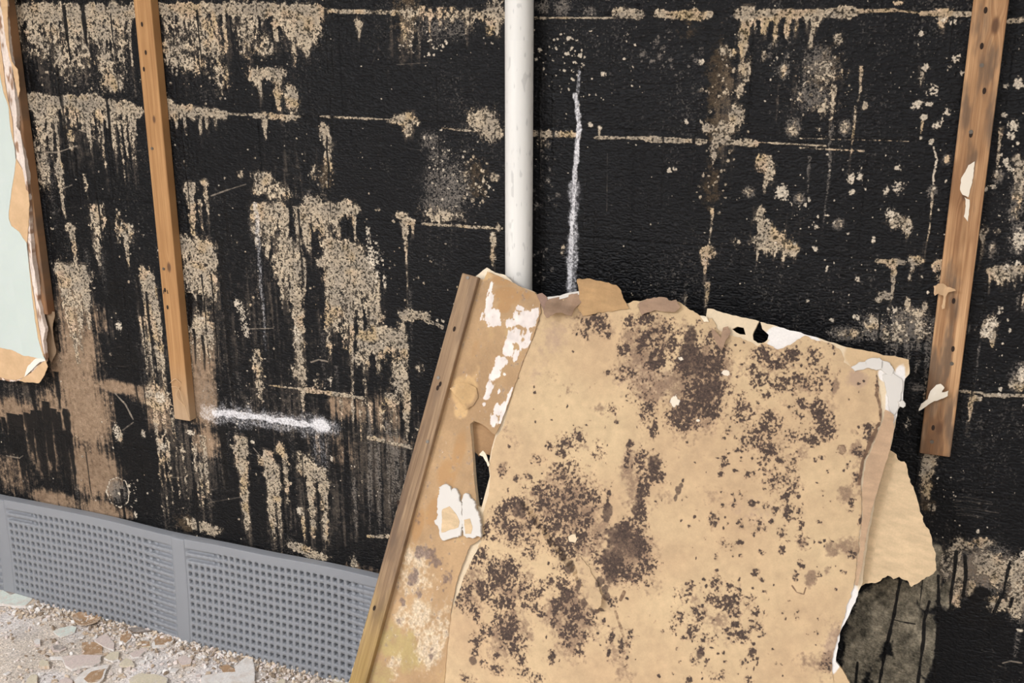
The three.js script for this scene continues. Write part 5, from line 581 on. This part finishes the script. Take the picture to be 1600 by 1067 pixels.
// ---------------------------------------------------------------- rubble on the floor: each chip a thing
{
  const dusty = (hex, k) => { const S2 = 192, c = new Uint8Array(S2 * S2 * 4); for (let j = 0; j < S2; j++) for (let i = 0; i < S2; i++) { const q = 4 * (j * S2 + i), n = fbm(i * 0.07 + k, j * 0.07, 4), f = vn(i * 0.8 + k, j * 0.8), a = 0.7 * sstep(0.5, 0.7, n + (f - 0.5) * 0.3), v = 0.9 + 0.16 * f; c[q] = lerp(hex >> 16 & 255, 216, a) * v; c[q + 1] = lerp(hex >> 8 & 255, 203, a) * v; c[q + 2] = lerp(hex & 255, 190, a) * v; c[q + 3] = 255; } return new THREE.MeshStandardMaterial({ map: metric(tex(c, S2, S2, true), 0, 0, 0.2, 0.2), roughness: 0.93 }); };
  const mats = { mint: dusty(0xdde4d8, 1), white: dusty(0xe8e2da, 2), pink: dusty(0xd8c6bc, 3), tan: dusty(0xcbb294, 4), brown: dusty(0xb08e6c, 5), cream: dusty(0xd8ccb2, 6), grey: dusty(0x9a9088, 7), dark: dusty(0x6f6154, 8) };
  function chip(label, px, top, core, o = {}) {      // outline traced on the floor, tilted about its own long side
    const t = o.t ?? 0.0025, lift = o.lift ?? 0.001, pts = px.map(([u, v]) => onFloor(u, v, lift + t)), c = pts.reduce((s, p) => s.add(p), new THREE.Vector3()).multiplyScalar(1 / pts.length); c.y = lift;
    const poly = pts.map(p => [p.x - c.x, -(p.z - c.z)]), curl = o.curl ?? 0, f = (x, y) => curl * (x * x + y * y) + 0.0012 * vn(x * 90 + px[0][0], y * 90);
    const g = thing(o.name || 'plaster_chip', label, o.cat || 'debris', c.toArray(), o.group);
    const rim = sheet(torn(poly, o.amp ?? 0.0016, 0.005, px[0][0]), t, 0.012, f); rim.rotateX(-Math.PI / 2); part(g, 'core', rim, mats[core]);
    const k = o.inset ?? 0.97, face = sheet(torn(poly.map(([x, y]) => [x * k + (o.sx || 0), y * k + (o.sy || 0)]), 0.0012, 0.005, px[0][1]), 0.0006, 0.012, f); face.rotateX(-Math.PI / 2); face.translate(0, t, 0); part(g, 'paper_face', face, mats[top]);
    g.rotation.z = o.rz || 0; g.rotation.x = o.rx || 0; return g;
  }
  chip('large pale mint plasterboard piece lying at the far left of the rubble', [[-30, 922], [2, 922], [22, 920], [34, 926], [56, 932], [40, 946], [22, 946], [4, 942], [-30, 948]], 'mint', 'white', { t: 0.008, lift: 0.004, rx: 0.05 });
  chip('small dull shred of dark card lying on the large mint piece', [[9, 924], [20, 922], [26, 926], [16, 929]], 'grey', 'grey', { t: 0.001, lift: 0.014 });
  chip('long white-edged splinter of board standing on edge beside the large mint piece', [[38, 942], [54, 934], [72, 928], [73, 932], [56, 940], [40, 948]], 'tan', 'white', { t: 0.006, lift: 0.004 });
  chip('brown torn paper bit lying just below the large mint piece', [[18, 955], [28, 950], [36, 960], [33, 968], [26, 964]], 'tan', 'tan', { t: 0.001 });
  chip('round curled brown paper piece lying near the foot of the membrane', [[114, 966], [124, 961], [140, 959], [154, 962], [159, 969], [154, 977], [138, 981], [122, 979], [116, 973]], 'brown', 'tan', { t: 0.0015, curl: 6, lift: 0.002, amp: 0.001 });
  chip('pointed mint-painted chip lying alone on the grey dust', [[83, 987], [96, 981], [112, 978], [120, 980], [117, 988], [104, 993], [94, 996]], 'mint', 'white', { t: 0.003 });
  chip('triangular pinkish plaster chip lying right of the brown paper square', [[147, 1000], [160, 993], [166, 990], [174, 1000], [179, 1006], [178, 1016], [162, 1010], [152, 1004]], 'pink', 'white', { t: 0.004 });
  chip('plain square of brown paper tape lying flat in the rubble', [[128, 1004], [146, 1003], [160, 1008], [160, 1022], [144, 1024], [128, 1023]], 'brown', 'brown', { t: 0.0012, amp: 0.0006 });
  chip('long ragged pinkish-white plaster slab lying below the brown paper square', [[96, 1026], [114, 1024], [140, 1023], [158, 1024], [157, 1034], [146, 1040], [128, 1041], [112, 1046], [102, 1040]], 'pink', 'white', { t: 0.006 });
  chip('thin white stick of gypsum lying left of the ragged slab', [[77, 1027], [96, 1026], [97, 1030], [78, 1030]], 'white', 'white', { t: 0.003 });
  chip('white-rimmed chip with a brown paper centre near the bottom edge', [[116, 1064], [128, 1052], [136, 1046], [158, 1040], [172, 1038], [166, 1046], [162, 1060], [150, 1072], [128, 1074]], 'brown', 'white', { t: 0.005, inset: 0.62, sx: 0.006 });
  chip('grey-brown curved slab resting against the foot of the membrane', [[200, 984], [218, 980], [236, 974], [248, 976], [240, 984], [226, 990], [208, 992]], 'grey', 'dark', { t: 0.004, lift: 0.004, rx: -0.22 });
  chip('pale rounded chip under the flat membrane seam', [[256, 990], [264, 983], [274, 982], [277, 987], [270, 993], [260, 996]], 'pink', 'white', { t: 0.005, lift: 0.002 });
  chip('brown-faced chip with a white rim left of the membrane seam, uppermost of its group', [[188, 990], [200, 984], [208, 992], [204, 1000], [196, 1006], [186, 1002]], 'brown', 'white', { t: 0.004, inset: 0.85 });
  chip('small brown-faced chip between two larger white-rimmed brown chips', [[212, 1006], [222, 1001], [235, 1002], [236, 1010], [222, 1012]], 'brown', 'cream', { t: 0.003, inset: 0.85 });
  chip('largest white-rimmed brown chip below the flat membrane seam', [[237, 1000], [244, 990], [256, 988], [270, 996], [272, 1002], [258, 1010], [238, 1012]], 'brown', 'white', { t: 0.005, inset: 0.8, sy: 0.003 });
  chip('long pale cream strip of paper above the brown chips', [[212, 986], [226, 983], [244, 987], [240, 992], [226, 993], [214, 990]], 'cream', 'cream', { t: 0.0015, curl: 3 });
  chip('big white plasterboard corner with a sharp point, rightmost large piece in the rubble', [[366, 1042], [380, 1030], [395, 1021], [397, 1040], [399, 1072], [310, 1078], [316, 1056], [340, 1052], [368, 1050]], 'white', 'white', { t: 0.006, lift: 0.003 });
  chip('brown paper wedge lying on the big white plasterboard corner', [[344, 1042], [354, 1038], [366, 1045], [374, 1049], [360, 1051], [348, 1050]], 'brown', 'tan', { t: 0.0015, lift: 0.006 });
  chip('small white pointed sliver near the foot of the batten', [[458, 1047], [460, 1040], [470, 1042], [482, 1046], [470, 1048]], 'white', 'white', { t: 0.003 });
  chip('small white square block on the bare grey dust', [[53, 1003], [56, 998], [63, 999], [63, 1006], [56, 1007]], 'white', 'pink', { t: 0.007, amp: 0.0006 });
  chip('pale block with a tan top at the edge of the grey dust', [[60, 1036], [64, 1031], [76, 1033], [77, 1041], [62, 1042]], 'cream', 'tan', { t: 0.008, amp: 0.0008 });
  chip('grey oval chip with a pale lower edge on the dust', [[79, 1010], [88, 1007], [98, 1009], [104, 1013], [94, 1018], [82, 1017]], 'grey', 'pink', { t: 0.003, inset: 0.8, sy: 0.002 });
  chip('white chip right of the ragged slab with a dark crack below it', [[162, 1028], [172, 1020], [186, 1018], [185, 1030], [176, 1033]], 'cream', 'white', { t: 0.005 });
  chip('pinkish broad chip below the brown-faced chips', [[202, 1022], [212, 1017], [226, 1018], [218, 1026], [208, 1028]], 'pink', 'white', { t: 0.004 });
  chip('cream chip with a straight lower edge near the bottom of the picture', [[186, 1038], [196, 1028], [206, 1032], [210, 1040], [190, 1041]], 'cream', 'cream', { t: 0.005 });
  chip('pink-brown crumbling chip in the dark gravel below the seam', [[276, 1030], [288, 1024], [300, 1030], [298, 1038], [284, 1040]], 'pink', 'tan', { t: 0.004 });
  chip('wide cream board piece at the bottom edge beside the gravel', [[200, 1062], [216, 1052], [246, 1054], [262, 1060], [258, 1080], [206, 1080]], 'cream', 'white', { t: 0.006 });
  chip('yellowish chip at the bottom edge left of the white-rimmed brown centre', [[42, 1062], [50, 1054], [58, 1054], [58, 1070], [40, 1074]], 'cream', 'tan', { t: 0.005 });
  chip('pinkish rounded chip at the bottom edge beside the yellowish one', [[92, 1064], [104, 1058], [114, 1064], [110, 1076], [94, 1076]], 'pink', 'pink', { t: 0.005 });
  chip('pale chip at the bottom edge near the foot of the batten', [[430, 1068], [438, 1062], [446, 1062], [446, 1072], [432, 1074]], 'cream', 'white', { t: 0.005 });
  chip('pale lump of plaster beside the foot of the batten', [[518, 1064], [526, 1058], [536, 1058], [536, 1068], [522, 1070]], 'cream', 'pink', { t: 0.006 });
  chip('white crumb of gypsum beside the thin twig below the seam', [[332, 1000], [338, 994], [343, 996], [342, 1003], [334, 1004]], 'white', 'white', { t: 0.005 });
  // small flakes that nothing tells apart: one of each kind, then copies
  const r = rng(555), kinds = [['white', 'white', 'small white plaster flake lying loose in the floor rubble', 'small white flakes in the rubble'], ['tan', 'tan', 'small brown paper flake lying loose in the floor rubble', 'small brown flakes in the rubble'], ['pink', 'white', 'small pinkish plaster flake lying loose in the floor rubble', 'small pinkish flakes in the rubble']];
  const inView = (u, v) => { const p = onFloor(u, v, 0.003); return p.z > 0.055; };
  kinds.forEach(([top, core, label, group], k) => {
    let proto = null;
    for (let i = 0; i < 36; i++) {
      let u, v, n = 0; do { u = 8 + r() * 500; v = 925 + r() * 140; } while (n++ < 60 && (!inView(u, v) || (u < 120 && v > 975 && r() < 0.7)));
      const p = onFloor(u, v, 0.002), s = 0.35 + r() * r() * 1.3;
      if (!proto) { const pts = [[u - 4, v - 1], [u + 1, v - 2.4], [u + 3, v - 2.6], [u + 5, v + 1], [u + 2, v + 1.4], [u - 3, v + 2.2]]; proto = chip(label, pts, top, core, { t: 0.002, amp: 0.0012, name: 'plaster_flake', group }); continue; }
      const c = proto.clone(); c.name = numbered('plaster_flake'); c.position.set(p.x, 0.001, p.z); c.rotation.set((r() - 0.5) * 0.2, r() * 6.28, (r() - 0.5) * 0.2); c.scale.set(s, 1, s * (0.6 + 0.6 * r())); scene.add(c);
    }
  });
  // grit that nobody could count
  const grain = new THREE.DodecahedronGeometry(1, 0), N = 16000, grit = new THREE.InstancedMesh(grain, new THREE.MeshStandardMaterial({ color: 0xffffff, roughness: 0.95 }), N), mtx = new THREE.Matrix4(), q = new THREE.Quaternion(), e = new THREE.Euler(), col = new THREE.Color();
  grit.name = 'plaster_grit'; grit.castShadow = grit.receiveShadow = true; tag(grit, 'fine plaster grit and sand scattered over the floor along the membrane', 'grit', null, 'stuff');
  const tones = [0xe0d6cb, 0xd0c1b0, 0xb5a28e, 0xeae4dc, 0x94826e, 0xd6c3ab, 0xe2d3c9];
  for (let i = 0; i < N; i++) {
    const near = r() < 0.45, x = -2.5 + r() * 1.6, z = near ? 0.03 + 0.09 * r() * r() : 0.03 + r() * 0.75, s = 0.0008 + 0.0046 * r() ** 5, keep = fbm(x * 7 + 4, z * 7, 2) > 0.42 || near;
    e.set(r() * 6, r() * 6, r() * 6); q.setFromEuler(e); const k = keep ? s : s * 0.4; mtx.compose(new THREE.Vector3(x, k * 0.4 + (near ? 0.004 * (1 - (z - 0.03) / 0.09) : 0), z), q, new THREE.Vector3(k * (0.8 + r()), k * (0.5 + 0.5 * r()), k * (0.8 + r()))); grit.setMatrixAt(i, mtx); grit.setColorAt(i, col.set(tones[Math.floor(r() * tones.length)]));
  }
  scene.add(grit);
}
renderer.render(scene, camera);
